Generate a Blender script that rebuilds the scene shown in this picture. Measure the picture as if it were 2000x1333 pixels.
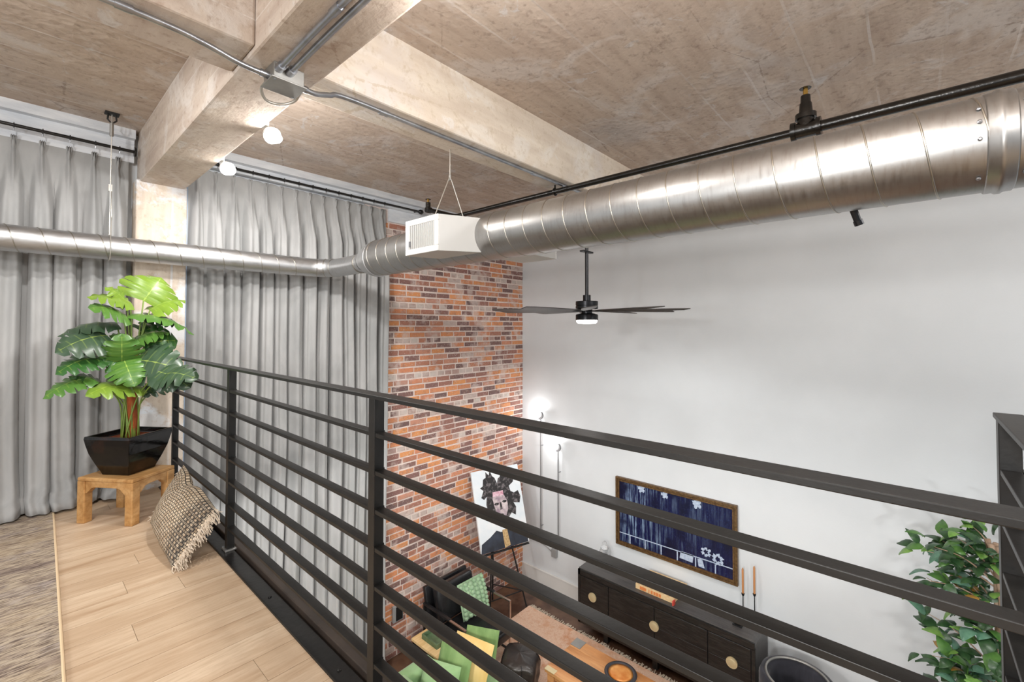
import bpy, bmesh, math, random
from mathutils import Vector, Matrix, noise
random.seed(7)
scene = bpy.context.scene
for o in list(bpy.data.objects): bpy.data.objects.remove(o)
COL = scene.collection
R = math.radians

# ------------------------------------------------------------------ camera
YAW = R(48.2); PIT = math.atan(19 / 871.0)
cam = bpy.data.cameras.new('camera'); camo = bpy.data.objects.new('camera', cam); COL.objects.link(camo)
cam.sensor_fit = 'HORIZONTAL'; cam.sensor_width = 36.0; cam.lens = 871.0 / 2000 * 36
cam.shift_y = -47.5 / 2000; cam.clip_start = 0.05; cam.clip_end = 100
camo.location = (0, 0, 1.30); camo.rotation_euler = (math.pi / 2 + PIT, 0, -YAW)
scene.camera = camo
# ------------------------------------------------------------------ world, lights, exposure
w = bpy.data.worlds.new('world'); scene.world = w; w.use_nodes = True
w.node_tree.nodes['Background'].inputs[0].default_value = (0.86, 0.94, 1.0, 1)
w.node_tree.nodes['Background'].inputs[1].default_value = 0.55
scene.view_settings.view_transform = 'Standard'; scene.view_settings.look = 'None'
scene.view_settings.gamma = 1.0; scene.view_settings.use_curve_mapping = False
scene.view_settings.exposure = 0.47
def lamp(name, kind, loc, power, size=0.1, col=(1, .96, .9), target=None, spot=None, blend=.6):
    l = bpy.data.lights.new(name, kind); o = bpy.data.objects.new(name, l); COL.objects.link(o)
    l.energy = power; l.color = col; o.location = loc
    if kind == 'AREA': l.shape = 'DISK'; l.size = size
    else: l.shadow_soft_size = size
    if kind == 'SPOT': l.spot_size = spot; l.spot_blend = blend
    if target is not None:
        o.rotation_euler = (Vector(target) - Vector(loc)).to_track_quat('-Z', 'Y').to_euler()
    return o
# lamps out of the frame; the rear, room and under-loft ones are added fill
WL = (1.0, .99, .97)
lamp('loft_ceiling_light', 'AREA', (-0.35, 2.55, 2.76), 22, 0.10, WL, target=(-0.3, 3.6, 0))
lamp('loft_rear_fill', 'AREA', (-0.9, -1.2, 2.72), 31, 0.4, WL, target=(-0.2, 1.6, 0))  # overhead fill added behind the camera, no known fixture there
lamp('loft_side_light', 'AREA', (-2.9, 0.2, 1.76), 50, 0.34, WL, target=(5.5, 0.6, 1.9))
lamp('loft_table_light', 'AREA', (-2.7, 0.9, 1.27), 24, 0.3, WL, target=(5.5, 1.2, 1.6))
for yy, pw in ((1.15, 14), (.1, 20), (-1.2, 24)):
    lamp('track_light_out_of_frame', 'POINT', (1.08, yy, 2.40), pw, .07, WL)
lamp('room_fill_light', 'AREA', (3.0, -2.6, 2.7), 45, 0.5, WL, target=(3.4, 0.6, -2.0))  # added fill that lights the room from above, not a known lamp
for yy, pw, tg in ((2.7, 34, (2.4, 4.7, -.9)), (.9, 34, (4.6, 1.1, -1.7)), (-1.3, 36, (4.6, -1.1, -1.7))):
    lamp('under_loft_fill', 'AREA', (.30, yy, -.34), pw, .3, WL, target=tg)  # unseen fill added to brighten the lower wall, curtain and furniture

# ------------------------------------------------------------------ helpers
OFF = {}
def C3(r, g, b):
    f = lambda c: (c / 255 / 12.92) if c / 255 <= .04045 else ((c / 255 + .055) / 1.055) ** 2.4
    return (f(r), f(g), f(b), 1)
class MB:
    def __init__(s): s.v = []; s.f = []; s.a = []; s.uv = None
    def add(s, vs, fs, a=0.0):
        n = len(s.v); s.v += [tuple(v) for v in vs]; s.a += [a] * len(vs)
        s.f += [tuple(i + n for i in f) for f in fs]; return s
    def box(s, x0, x1, y0, y1, z0, z1, a=0.0, M=None):
        vs = [Vector((x, y, z)) for z in (z0, z1) for y in (y0, y1) for x in (x0, x1)]
        if M: vs = [M @ v for v in vs]
        return s.add(vs, [(0, 2, 3, 1), (4, 5, 7, 6), (0, 1, 5, 4), (1, 3, 7, 5), (3, 2, 6, 7), (2, 0, 4, 6)], a)
    def tube(s, pts, r, n=10, cap=True, closed=False):
        pts = [Vector(p) for p in pts]; N = len(pts)
        rs = r if isinstance(r, (list, tuple)) else [r] * N
        vs = []; up = None
        for i, p in enumerate(pts):
            if closed: t = pts[(i + 1) % N] - pts[i - 1]
            else: t = pts[min(i + 1, N - 1)] - pts[max(i - 1, 0)]
            t.normalize()
            if up is None:
                up = t.orthogonal().normalized()
            else:
                up = (up - t * up.dot(t));
                up = up.normalized() if up.length > 1e-6 else t.orthogonal().normalized()
            b = t.cross(up)
            for k in range(n):
                a = 2 * math.pi * k / n
                vs.append(p + (up * math.cos(a) + b * math.sin(a)) * rs[i])
        fs = []
        for i in range(N if closed else N - 1):
            j = (i + 1) % N
            for k in range(n):
                k2 = (k + 1) % n; fs.append((i * n + k, i * n + k2, j * n + k2, j * n + k))
        if cap and not closed:
            fs.append(tuple(reversed(range(n)))); fs.append(tuple((N - 1) * n + k for k in range(n)))
        return s.add(vs, fs)
    def lathe(s, prof, c=(0, 0, 0), n=24, M=None):
        c = Vector(c); vs = []; fs = []
        for (r, z) in prof:
            for k in range(n):
                a = 2 * math.pi * k / n; v = Vector((r * math.cos(a), r * math.sin(a), z))
                vs.append((M @ v if M else v) + c)
        m = len(prof)
        for i in range(m - 1):
            for k in range(n):
                k2 = (k + 1) % n; fs.append((i * n + k, i * n + k2, (i + 1) * n + k2, (i + 1) * n + k))
        fs.append(tuple(reversed(range(n)))); fs.append(tuple((m - 1) * n + k for k in range(n)))
        return s.add(vs, fs)
    def prism(s, poly, axis, d0, d1):   # polygon in the two other axes, extruded along axis
        def mk(p, d):
            return {'x': (d, p[0], p[1]), 'y': (p[0], d, p[1]), 'z': (p[0], p[1], d)}[axis]
        n = len(poly); vs = [mk(p, d0) for p in poly] + [mk(p, d1) for p in poly]
        fs = [tuple(range(n)), tuple(range(2 * n - 1, n - 1, -1))] + [(i, i + n, (i + 1) % n + n, (i + 1) % n) for i in range(n)]
        return s.add(vs, fs)
    def grid(s, fn, nu, nv, flip=False):
        vs = [fn(i / nu, j / nv) for j in range(nv + 1) for i in range(nu + 1)]
        fs = []
        for j in range(nv):
            for i in range(nu):
                a = j * (nu + 1) + i; q = (a, a + 1, a + nu + 2, a + nu + 1); fs.append(q[::-1] if flip else q)
        n = len(s.v); s.add(vs, fs)
        return n
    def build(s, name, mat, parent=None, smooth=False, bevel=0, sub=0, label=None, solid=0, auto=None):
        me = bpy.data.meshes.new(name)
        off = OFF.get(parent, Vector((0, 0, 0))) if parent else Vector((0, 0, 0))
        me.from_pydata([Vector(v) - off for v in s.v], [], s.f); me.update()
        if any(s.a):
            at = me.attributes.new('rnd', 'FLOAT', 'POINT'); at.data.foreach_set('value', s.a)
        bm = bmesh.new(); bm.from_mesh(me); bmesh.ops.recalc_face_normals(bm, faces=bm.faces); bm.to_mesh(me); bm.free()
        if mat: me.materials.append(mat)
        o = bpy.data.objects.new(name, me); COL.objects.link(o)
        if parent: o.parent = parent; OFF[o] = off
        if smooth:
            for p in me.polygons: p.use_smooth = True
        if auto is not None and smooth: me.set_sharp_from_angle(angle=R(auto))
        if solid:
            m = o.modifiers.new('solid', 'SOLIDIFY'); m.thickness = solid; m.offset = 0
        if bevel:
            m = o.modifiers.new('bevel', 'BEVEL'); m.width = bevel; m.segments = 2; m.limit_method = 'ANGLE'; m.angle_limit = R(40)
        if sub:
            m = o.modifiers.new('sub', 'SUBSURF'); m.levels = sub; m.render_levels = sub
        if label: o['label'] = label
        return o
def tag(o, label, cat, group=None):
    o['label'] = label; o['category'] = cat
    if group: o['group'] = group
    return o
def thing(name, label, cat, loc, group=None):
    o = bpy.data.objects.new(name, None); COL.objects.link(o); o.location = loc
    o.empty_display_size = .1; OFF[o] = Vector(loc); tag(o, label, cat, group); return o
def struct(o): o['kind'] = 'structure'; return o
def sroot(name, loc=(0, 0, 0)):
    o = bpy.data.objects.new(name, None); COL.objects.link(o); o.location = loc; OFF[o] = Vector(loc); return struct(o)
def B(*a, **k): return MB().box(*a, **k)
def Tb(pts, r, n=10, **k): return MB().tube(pts, r, n, **k)

# ------------------------------------------------------------------ materials
def mat(name, col, rough=.5, metal=0.0, col2=None, scale=6.0, bump=0.0, bscale=40.0, stretch=(1, 1, 1), detail=4, spec=.5, lo=.35, hi=.65, emit=None, es=0, coord='Object', **kw):
    m = bpy.data.materials.new(name); m.use_nodes = True; nt = m.node_tree; N = nt.nodes; L = nt.links
    p = N['Principled BSDF']; p.inputs['Roughness'].default_value = rough; p.inputs['Metallic'].default_value = metal
    p.inputs['Specular IOR Level'].default_value = spec; p.inputs['Base Color'].default_value = col
    m.diffuse_color = col
    if emit: p.inputs['Emission Color'].default_value = emit; p.inputs['Emission Strength'].default_value = es
    tc = N.new('ShaderNodeTexCoord'); mp = N.new('ShaderNodeMapping'); mp.inputs['Scale'].default_value = stretch
    L.new(tc.outputs[coord], mp.inputs[0]); m['_'] = 1
    if col2:
        n = N.new('ShaderNodeTexNoise'); n.inputs['Scale'].default_value = scale; n.inputs['Detail'].default_value = detail
        L.new(mp.outputs[0], n.inputs['Vector'])
        r = N.new('ShaderNodeValToRGB'); r.color_ramp.elements[0].position = lo; r.color_ramp.elements[1].position = hi
        r.color_ramp.elements[0].color = col; r.color_ramp.elements[1].color = col2
        L.new(n.outputs['Fac'], r.inputs[0]); L.new(r.outputs[0], p.inputs['Base Color'])
    if bump:
        n2 = N.new('ShaderNodeTexNoise'); n2.inputs['Scale'].default_value = bscale; n2.inputs['Detail'].default_value = 6
        L.new(mp.outputs[0], n2.inputs['Vector'])
        b = N.new('ShaderNodeBump'); b.inputs['Strength'].default_value = bump; b.inputs['Distance'].default_value = .01
        L.new(n2.outputs['Fac'], b.inputs['Height']); L.new(b.outputs[0], p.inputs['Normal'])
    for k, v in kw.items():
        p.inputs[k.replace('_', ' ')].default_value = v
    return m
class NT:
    """small node-graph writer"""
    def __init__(s, m): s.m = m; s.N = m.node_tree.nodes; s.L = m.node_tree.links; s.p = s.N['Principled BSDF']
    def n(s, t, **k):
        nd = s.N.new('ShaderNode' + t)
        for a, v in k.items():
            if a.startswith('i_'):
                key = a[2:]; key = int(key) if key.isdigit() else key.replace('_', ' ')
                if hasattr(v, 'is_output') or isinstance(v, bpy.types.NodeSocket): s.L.new(v, nd.inputs[key])
                else: nd.inputs[key].default_value = v
            else: setattr(nd, a, v)
        return nd
    def ramp(s, fac, stops):
        r = s.n('ValToRGB'); e = r.color_ramp.elements
        while len(e) < len(stops): e.new(.5)
        for i, (p, c) in enumerate(stops): e[i].position = p; e[i].color = c
        s.L.new(fac, r.inputs[0]); return r.outputs[0]
    def mix(s, f, a, b, mode='MIX'):
        x = s.n('Mix', data_type='RGBA', blend_type=mode)
        for sock, v in ((x.inputs[0], f), (x.inputs[6], a), (x.inputs[7], b)):
            if isinstance(v, bpy.types.NodeSocket): s.L.new(v, sock)
            else: sock.default_value = v
        return x.outputs[2]
    def math(s, op, a, b=0.0):
        x = s.n('Math', operation=op)
        for i, v in enumerate((a, b)):
            if isinstance(v, bpy.types.NodeSocket): s.L.new(v, x.inputs[i])
            else: x.inputs[i].default_value = v
        return x.outputs[0]
    def vec(s, coord='pos', scale=(1, 1, 1)):
        src = s.n('NewGeometry').outputs['Position'] if coord == 'pos' else s.n('TexCoord').outputs[coord]
        mp = s.n('Mapping', i_Scale=scale); s.L.new(src, mp.inputs[0]); return mp.outputs[0]
    def noise(s, v, scale, detail=4, rough=.55, dist=0):
        return s.n('TexNoise', i_Vector=v, i_Scale=scale, i_Detail=detail, i_Roughness=rough, i_Distortion=dist).outputs['Fac']
    def bump(s, h, st=.4, d=.01):
        b = s.n('Bump', i_Strength=st, i_Distance=d); s.L.new(h, b.inputs['Height']); s.L.new(b.outputs[0], s.p.inputs['Normal'])
def new(name, rough=.6, metal=0, spec=.5):
    m = bpy.data.materials.new(name); m.use_nodes = True; g = NT(m)
    g.p.inputs['Roughness'].default_value = rough; g.p.inputs['Metallic'].default_value = metal; g.p.inputs['Specular IOR Level'].default_value = spec
    return m, g

def concrete(name, base, dark, pale, axis, pitch, patch=.5, blister=0.0, warm=None, cool=(.5, .5, .52, 1), dirt=(.16, .125, .1, 1)):
    """board-formed concrete: seams run along one axis, every pitch metres across the other"""
    m, g = new(name, .85, spec=.25)
    v = g.vec('pos'); st = {'x': (.35, 2.2, 2.2), 'y': (2.2, .35, 2.2), 'z': (2.2, 2.2, .4)}[axis]
    vs = g.vec('pos', st)
    big = g.noise(v, 1.1, 6, .6); str_ = g.noise(vs, 6, 6, .6); fine = g.noise(v, 26, 6, .65); pa = g.noise(v, 2.3, 8, .62, .6)
    c = g.mix(g.ramp(str_, [(.35, (0, 0, 0, 1)), (.68, (1, 1, 1, 1))]), base, dark)
    c = g.mix(g.ramp(pa, [(.52, (0, 0, 0, 1)), (.60, (patch, patch, patch, 1))]), c, pale)
    c = g.mix(g.ramp(big, [(.56, (0, 0, 0, 1)), (.72, (.8, .8, .8, 1))]), c, warm or dark)
    b2 = g.noise(g.vec('pos', (1.3, .9, 1)), 3.1, 9, .68, 1.2); b3 = g.noise(g.vec('pos', (.8, 1.6, 1)), 1.7, 9, .7, .8)
    c = g.mix(g.ramp(b2, [(.60, (0, 0, 0, 1)), (.64, (patch, patch, patch, 1))]), c, cool)
    c = g.mix(g.ramp(b3, [(.33, (patch, patch, patch, 1)), (.39, (0, 0, 0, 1))]), c, dirt)
    c = g.mix(g.ramp(fine, [(.28, (.6, .6, .6, 1)), (.46, (0, 0, 0, 1))]), c, dirt)
    cr = g.n('TexVoronoi', i_Vector=g.vec('pos', (1, 1.8, 1)), i_Scale=.9, feature='DISTANCE_TO_EDGE').outputs['Distance']
    crk = g.math('MULTIPLY', g.math('LESS_THAN', g.math('ADD', cr, g.math('MULTIPLY', g.math('SUBTRACT', fine, .5), .05)), .004), g.ramp(big, [(.5, (0, 0, 0, 1)), (.56, (1, 1, 1, 1))]))
    c = g.mix(g.math('MULTIPLY', crk, .45), c, dirt)
    sep = g.n('SeparateXYZ'); g.L.new(v, sep.inputs[0])
    co = sep.outputs[{'x': 1, 'y': 2, 'z': 0}[axis]] if axis != 'x' else sep.outputs[1]
    wob = g.math('MULTIPLY', g.noise(v, 3, 2), .02)
    fr = g.math('FRACT', g.math('DIVIDE', g.math('ADD', co, wob), pitch))
    seam = g.math('LESS_THAN', g.math('ABSOLUTE', g.math('SUBTRACT', fr, .5)), .022)
    seam = g.math('MULTIPLY', seam, g.ramp(g.noise(vs, 3, 3), [(.42, (0, 0, 0, 1)), (.6, (1, 1, 1, 1))]))
    c = g.mix(g.math('MULTIPLY', seam, .55), c, pale)
    g.L.new(c, g.p.inputs['Base Color'])
    h = g.math('ADD', g.math('MULTIPLY', fine, .5), g.math('ADD', g.math('MULTIPLY', str_, .5), seam))
    if blister:
        bl = g.n('TexVoronoi', i_Vector=v, i_Scale=22.0).outputs['Distance']
        msk = g.ramp(g.noise(v, 2.0, 5, .6), [(.5, (0, 0, 0, 1)), (.6, (1, 1, 1, 1))])
        h = g.math('ADD', h, g.math('MULTIPLY', g.math('MULTIPLY', bl, msk), blister))
    g.bump(h, .55, .012)
    return m
M = {}
M['slab'] = concrete('slab_concrete', C3(198, 182, 168), C3(178, 160, 146), C3(212, 206, 202), 'x', .30, .5, .7, C3(172, 162, 156), C3(204, 204, 206), C3(132, 114, 102))
M['slabtan'] = M['slab']
M['beam'] = concrete('beam_concrete', C3(200, 186, 172), C3(180, 163, 150), C3(216, 210, 204), 'y', .14, .5, 0, C3(184, 166, 150), C3(206, 204, 202), C3(146, 122, 104))
M['joist'] = concrete('joist_concrete', C3(222, 210, 194), C3(205, 190, 174), C3(232, 228, 222), 'x', .19, .4, 0, C3(212, 206, 204), C3(226, 225, 225), C3(188, 170, 146))
M['column'] = concrete('column_concrete', C3(222, 208, 192), C3(196, 180, 164), C3(226, 230, 236), 'z', .35, .7, 0, C3(214, 206, 200), C3(222, 228, 236), C3(178, 150, 124))
M['plaster'] = mat('white_paint_wall', C3(222, 226, 229), .7, 0, C3(216, 220, 223), 1.5, .06, 60, spec=.3)
M['bluewhite'] = mat('white_painted_concrete', C3(226, 229, 233), .6, 0, C3(204, 209, 216), 7, .4, 30, stretch=(.6, 1, 2.5))
M['trimwhite'] = mat('white_trim', C3(228, 227, 224), .45)
# wood planks of the loft floor
def wood(name, a, b, c_, along='x', rough=.45, attr=True, scale=9):
    m, g = new(name, rough, spec=.4)
    st = {'x': (.12, 1, 1), 'y': (1, .12, 1), 'z': (1, 1, .12)}[along]
    v = g.vec('Object', st); at = g.n('Attribute', attribute_name='rnd').outputs['Fac']
    sh = g.n('VectorMath', operation='ADD'); g.L.new(v, sh.inputs[0])
    cmb = g.n('CombineXYZ'); g.L.new(g.math('MULTIPLY', at, 37.0), cmb.inputs[0]); g.L.new(g.math('MULTIPLY', at, 11.0), cmb.inputs[1]); g.L.new(cmb.outputs[0], sh.inputs[1])
    v = sh.outputs[0]
    gr = g.noise(v, scale, 6, .6, 1.2); fi = g.noise(v, scale * 9, 4, .6)
    col = g.ramp(gr, [(.28, c_), (.45, a), (.62, b), (.8, a)])
    col = g.mix(g.ramp(fi, [(.3, (.45, .45, .45, 1)), (.55, (0, 0, 0, 1))]), col, c_)
    if attr: col = g.mix(g.math('MULTIPLY', at, .4), col, c_)
    g.L.new(col, g.p.inputs['Base Color']); g.bump(fi, .12, .004)
    return m
M['plank'] = wood('oak_plank', C3(200, 174, 146), C3(216, 193, 166), C3(172, 142, 112), 'x')
M['stoolwood'] = wood('honey_wood', C3(184, 138, 84), C3(198, 156, 104), C3(146, 100, 52), 'x', .5, False, 7)
M['tablewood'] = wood('table_wood', C3(198, 138, 84), C3(214, 160, 108), C3(150, 94, 48), 'y', .4, False, 4)
M['sidewood'] = wood('side_table_wood', C3(226, 190, 134), C3(236, 206, 156), C3(196, 150, 96), 'x', .5, False, 6)
M['blackwood'] = mat('black_stained_wood', C3(20, 19, 19), .35, 0, C3(44, 42, 40), 9, .3, 30, (8, .8, 8), 8, lo=.45, hi=.75)
M['blacktop'] = mat('dark_grey_wood_top', C3(66, 63, 62), .4, 0, C3(82, 79, 77), 6, .1, 30, (8, .6, 8), 6)
M['iron'] = mat('black_steel', C3(19, 18, 17), .42, .1, C3(31, 29, 27), 8, .05, 80)
M['ironpaint'] = mat('black_enamel', C3(16, 15, 15), .28, 0, C3(30, 28, 27), 7, .1, 40)
M['brownsteel'] = mat('brown_steel_edge', C3(52, 44, 39), .45, .2, C3(64, 54, 47), 6)
M['blackpipe'] = mat('black_pipe_paint', C3(16, 14, 12), .22, 0, C3(28, 24, 20), 20, .15, 90)
M['brass'] = mat('brass', C3(196, 160, 86), .3, 1.0)
M['palebrass'] = mat('pale_brass', C3(206, 190, 150), .4, .35)
M['galv'] = mat('galvanised_steel', C3(176, 178, 182), .32, .9, C3(150, 152, 158), 12, .05, 60)
M['galvbox'] = mat('steel_box', C3(150, 148, 144), .45, .8, C3(170, 168, 164), 8)
# spiral duct steel
def ductmat(name, a, b, rough):
    m, g = new(name, rough, 1.0)
    v = g.vec('pos', (1, 1, 1)); n1 = g.noise(v, 3.0, 5, .6); n2 = g.noise(g.vec('pos', (1, 6, 1)), 14, 5, .6)
    c = g.mix(g.ramp(n1, [(.35, (0, 0, 0, 1)), (.7, (1, 1, 1, 1))]), a, b)
    c = g.mix(g.ramp(n2, [(.3, (.25, .25, .25, 1)), (.5, (0, 0, 0, 1))]), c, C3(130, 122, 112))
    g.L.new(c, g.p.inputs['Base Color'])
    rr = g.math('ADD', g.math('MULTIPLY', n2, .22), rough - .11); g.L.new(rr, g.p.inputs['Roughness']); g.bump(n1, .03, .01)
    return m
M['duct'] = ductmat('duct_steel', C3(176, 175, 174), C3(160, 158, 156), .40)
M['branch'] = ductmat('branch_duct_steel', C3(198, 198, 199), C3(186, 186, 186), .46)
M['seam'] = mat('duct_seam', C3(176, 170, 160), .35, 1.0)
M['white'] = mat('white_enamel', C3(222, 221, 218), .4)
M['offwhite'] = mat('grey_white_sheet', C3(196, 195, 192), .5)
M['louver'] = mat('louver_shadow', C3(52, 56, 54), .6)
M['cable'] = mat('steel_cable', C3(190, 186, 178), .4, .7)
M['blackmatte'] = mat('black_matte', C3(18, 17, 17), .6)
M['fanmetal'] = mat('graphite_metal', C3(46, 46, 48), .32, .7)
M['blade'] = mat('fan_blade', C3(46, 40, 37), .5, 0, C3(62, 54, 49), 4, 0, 1, (1, 1, 1))
M['glow'] = mat('lamp_glow', C3(255, 250, 240), .5, emit=(1, .96, .9, 1), es=14)
M['fanglow'] = mat('fan_lamp_glow', C3(255, 250, 240), .5, emit=(1, .97, .93, 1), es=5)
# velvet
def velvet(name, a, b):
    m, g = new(name, .75, spec=.15)
    v = g.vec('pos', (1.5, 1.5, .5)); n1 = g.noise(v, 3, 5, .6, .5); f = g.noise(g.vec('pos', (1, 1, 1)), 140, 2)
    c = g.mix(g.ramp(n1, [(.38, (0, 0, 0, 1)), (.66, (1, 1, 1, 1))]), a, b); g.L.new(c, g.p.inputs['Base Color'])
    g.p.inputs['Sheen Weight'].default_value = .35; g.p.inputs['Sheen Roughness'].default_value = .4; g.bump(f, .05, .002)
    return m
M['velvet'] = velvet('grey_velvet', C3(156, 156, 155), C3(174, 173, 172))
M['velvet_green'] = velvet('green_velvet', C3(112, 142, 88), C3(140, 168, 112))
M['velvet_yellow'] = velvet('yellow_velvet', C3(222, 186, 118), C3(232, 202, 142))
M['knit'] = velvet('mint_knit', C3(140, 172, 136), C3(164, 192, 158))
M['sofa'] = velvet('sage_sofa', C3(138, 172, 122), C3(156, 186, 140))
M['leather'] = mat('black_leather', C3(20, 20, 22), .28, 0, C3(34, 34, 36), 6, .25, 50)
M['bagleather'] = mat('worn_black_leather', C3(38, 34, 33), .3, 0, C3(60, 54, 51), 5, .6, 12)
M['greystone'] = mat('green_stone', C3(74, 96, 66), .35, 0, C3(96, 118, 88), 14)
M['candle'] = mat('tan_wax', C3(192, 134, 84), .5, Subsurface_Weight=.1)
M['glass'] = mat('clear_glass', (1, 1, 1, 1), .02, Transmission_Weight=1.0, IOR=1.45)
M['greyplastic'] = mat('grey_plastic', C3(146, 146, 146), .5)
M['paper'] = mat('cream_paper', C3(232, 206, 162), .7, 0, C3(214, 178, 128), 30, stretch=(1, 1, 8))
M['orange'] = mat('orange_print', C3(216, 130, 72), .6); M['red'] = mat('red_print', C3(204, 74, 62), .6)
M['chrome'] = mat('brushed_chrome', C3(206, 190, 182), .3, 1.0)
M['bronze'] = mat('dark_bronze_frame', C3(86, 62, 38), .4, .3, C3(120, 92, 58), 40, .2, 60)
M['soil'] = mat('orange_soil', C3(160, 78, 40), .9, 0, C3(120, 54, 28), 30, .8, 60)
M['trunk'] = mat('coir_trunk', C3(176, 92, 42), .9, 0, C3(130, 62, 28), 20, .8, 60, (1, 1, .4))
M['bark'] = mat('pale_bark', C3(186, 160, 138), .8, 0, C3(150, 122, 100), 20, .6, 50, (1, 1, .3))
M['glaze'] = mat('black_glaze', C3(10, 9, 9), .14, 0, C3(58, 30, 18), 5, .25, 9, (1, 1, 1.4), 6, lo=.55, hi=.8)
M['stem'] = mat('green_stem', C3(116, 140, 62), .5)
# lower floor: dark stained concrete
M['darkfloor'] = mat('stained_concrete', C3(70, 48, 38), .22, 0, C3(112, 84, 66), 3.5, .1, 30, detail=8, coord='Object')

# ------------------------------------------------------------------ setting
WX, BY, ZF, ZC = 5.51, 4.70, -2.68, 2.87
GX0, GX1, GZ = .655, .95, 2.455
struct(B(-3.2, 5.7, -5.0, 5.0, ZF - .2, ZF).build('floor_lower', M['darkfloor']))
struct(B(-3.2, 5.7, -5.0, 5.0, ZC, ZC + .25).build('ceiling', M['slab']))
struct(B(WX, WX + .2, -5.0, BY + .3, ZF, ZC).build('wall_right', M['plaster']))
struct(B(GX0, GX1, -5.0, BY, GZ, ZC + .01).build('beam_1', M['beam'], bevel=.012))
struct(B(GX1, WX, 2.06, 2.32, 2.48, ZC + .01).build('beam_2', M['joist'], bevel=.012))
struct(B(-3.2, GX0, 2.02, 2.32, 2.47, ZC + .01).build('beam_3', M['beam'], bevel=.012))
struct(B(.63, .965, 4.55, BY + .02, ZF, GZ + .02).build('column', M['column'], bevel=.012))
# painted header above the windows and the brickwork
hd = sroot('wall_header')
B(-3.2, .63, 4.66, BY, 2.62, ZC).build('header_face', M['bluewhite'], hd)
B(-3.2, .63, 4.60, 4.66, 2.80, ZC).build('header_step', M['bluewhite'], hd)
B(.965, 3.45, 4.62, BY, 2.72, ZC).build('header_face', M['bluewhite'], hd)
B(.965, 3.45, 4.55, 4.62, 2.80, ZC).build('header_step', M['bluewhite'], hd)
B(3.0, WX, 4.67, BY + .02, 2.567, ZC).build('header_lintel', M['bluewhite'], hd)
# baseboard
bb = sroot('baseboard_right', (WX, 0, ZF))
B(WX - .022, WX, -4.9, BY, ZF, ZF + .2).build('board', M['trimwhite'], bb, bevel=.004)
B(WX - .03, WX - .002, -4.9, BY, ZF + .2, ZF + .222).build('cap_moulding', M['trimwhite'], bb, bevel=.004)
# loft floor
fl = sroot('floor')
B(-3.2, .805, -5.0, 4.75, -.26, -.018).build('subfloor', M['sidewood'], fl)
B(.805, 1.74, -5.0, -.19, -.26, -.018).build('subfloor', M['sidewood'], fl)
y = 4.72; k = 0
while y > .75:
    wd = .155; x = -.6 - random.random() * .9
    while x < .80:
        ln = random.choice((.55, .8, 1.1, 1.5)); x1 = min(x + ln, .803)
        if .803 - x1 < .12: x1 = .803
        if x1 > .02:
            B(max(x, -.45) + .0008, x1 - .0008, y - wd + .0012, y - .0012, -.018, 0, a=.05 + .95 * random.random()).build('plank', M['plank'], fl)
        x = x1 if x1 < .803 else 9
    y -= wd
B(-3.2, -.45, -5.0, 4.72, -.018, 0, a=.3).build('plank_field', M['plank'], fl)
B(-.45, .803, -5.0, y, -.018, 0, a=.5).build('plank_field', M['plank'], fl)
t1 = struct(B(.803, .875, -.2, 4.6, -.03, .006).build('trim_1', M['ironpaint'], bevel=.004)); t1['label'] = 'black enamelled steel strip along the loft edge'
t2 = sroot('trim_2'); t2['label'] = 'dark brown steel channel along the loft edge'
B(.885, .93, -.2, 4.6, -.02, .028).build('lip', M['brownsteel'], t2, bevel=.004)
B(.875, .935, -.2, 4.6, -.30, -.02).build('web', M['brownsteel'], t2)
for yy in (1.62, 2.3, 3.4):
    MB().lathe([(.008, 0), (.008, .004), (.004, .006)], (.838, yy, .006), 10).build('bolt', M['ironpaint'], t1)

# brick wall ------------------------------------------------------
bm_, g = new('brick', .85, spec=.2)
at = g.n('Attribute', attribute_name='rnd').outputs['Fac']; v = g.vec('pos')
col = g.ramp(at, [(0.0, C3(112, 92, 90)), (.12, C3(138, 102, 96)), (.25, C3(166, 116, 100)), (.42, C3(198, 134, 100)), (.6, C3(216, 148, 96)), (.78, C3(206, 136, 102)), (.9, C3(174, 146, 138)), (1.0, C3(202, 190, 182))])
n1 = g.noise(v, 18, 6, .65); n2 = g.noise(v, 5, 6, .6); n3 = g.noise(v, 60, 4, .6)
col = g.mix(g.ramp(n1, [(.32, (.6, .6, .6, 1)), (.5, (0, 0, 0, 1))]), col, C3(150, 112, 98))
col = g.mix(g.ramp(n2, [(.53, (0, 0, 0, 1)), (.63, (.65, .65, .65, 1))]), col, C3(206, 188, 180))
col = g.mix(g.ramp(n3, [(.58, (0, 0, 0, 1)), (.68, (.55, .55, .55, 1))]), col, C3(212, 196, 186))
g.L.new(col, g.p.inputs['Base Color']); g.bump(n1, .5, .006); M['brick'] = bm_
M['mortar'] = mat('mortar', C3(230, 214, 205), .9, 0, C3(214, 196, 187), 14, .7, 60, detail=8)
wb = sroot('wall_back')
B(2.7, WX, BY, BY + .25, ZF, ZC).build('mortar_bed', M['mortar'], wb)
B(-3.2, 2.7, BY + .02, BY + .25, ZF, ZC).build('wall_panel', M['plaster'], wb)
bricks = []
cH = .0738; z = ZF; row = 0
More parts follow.
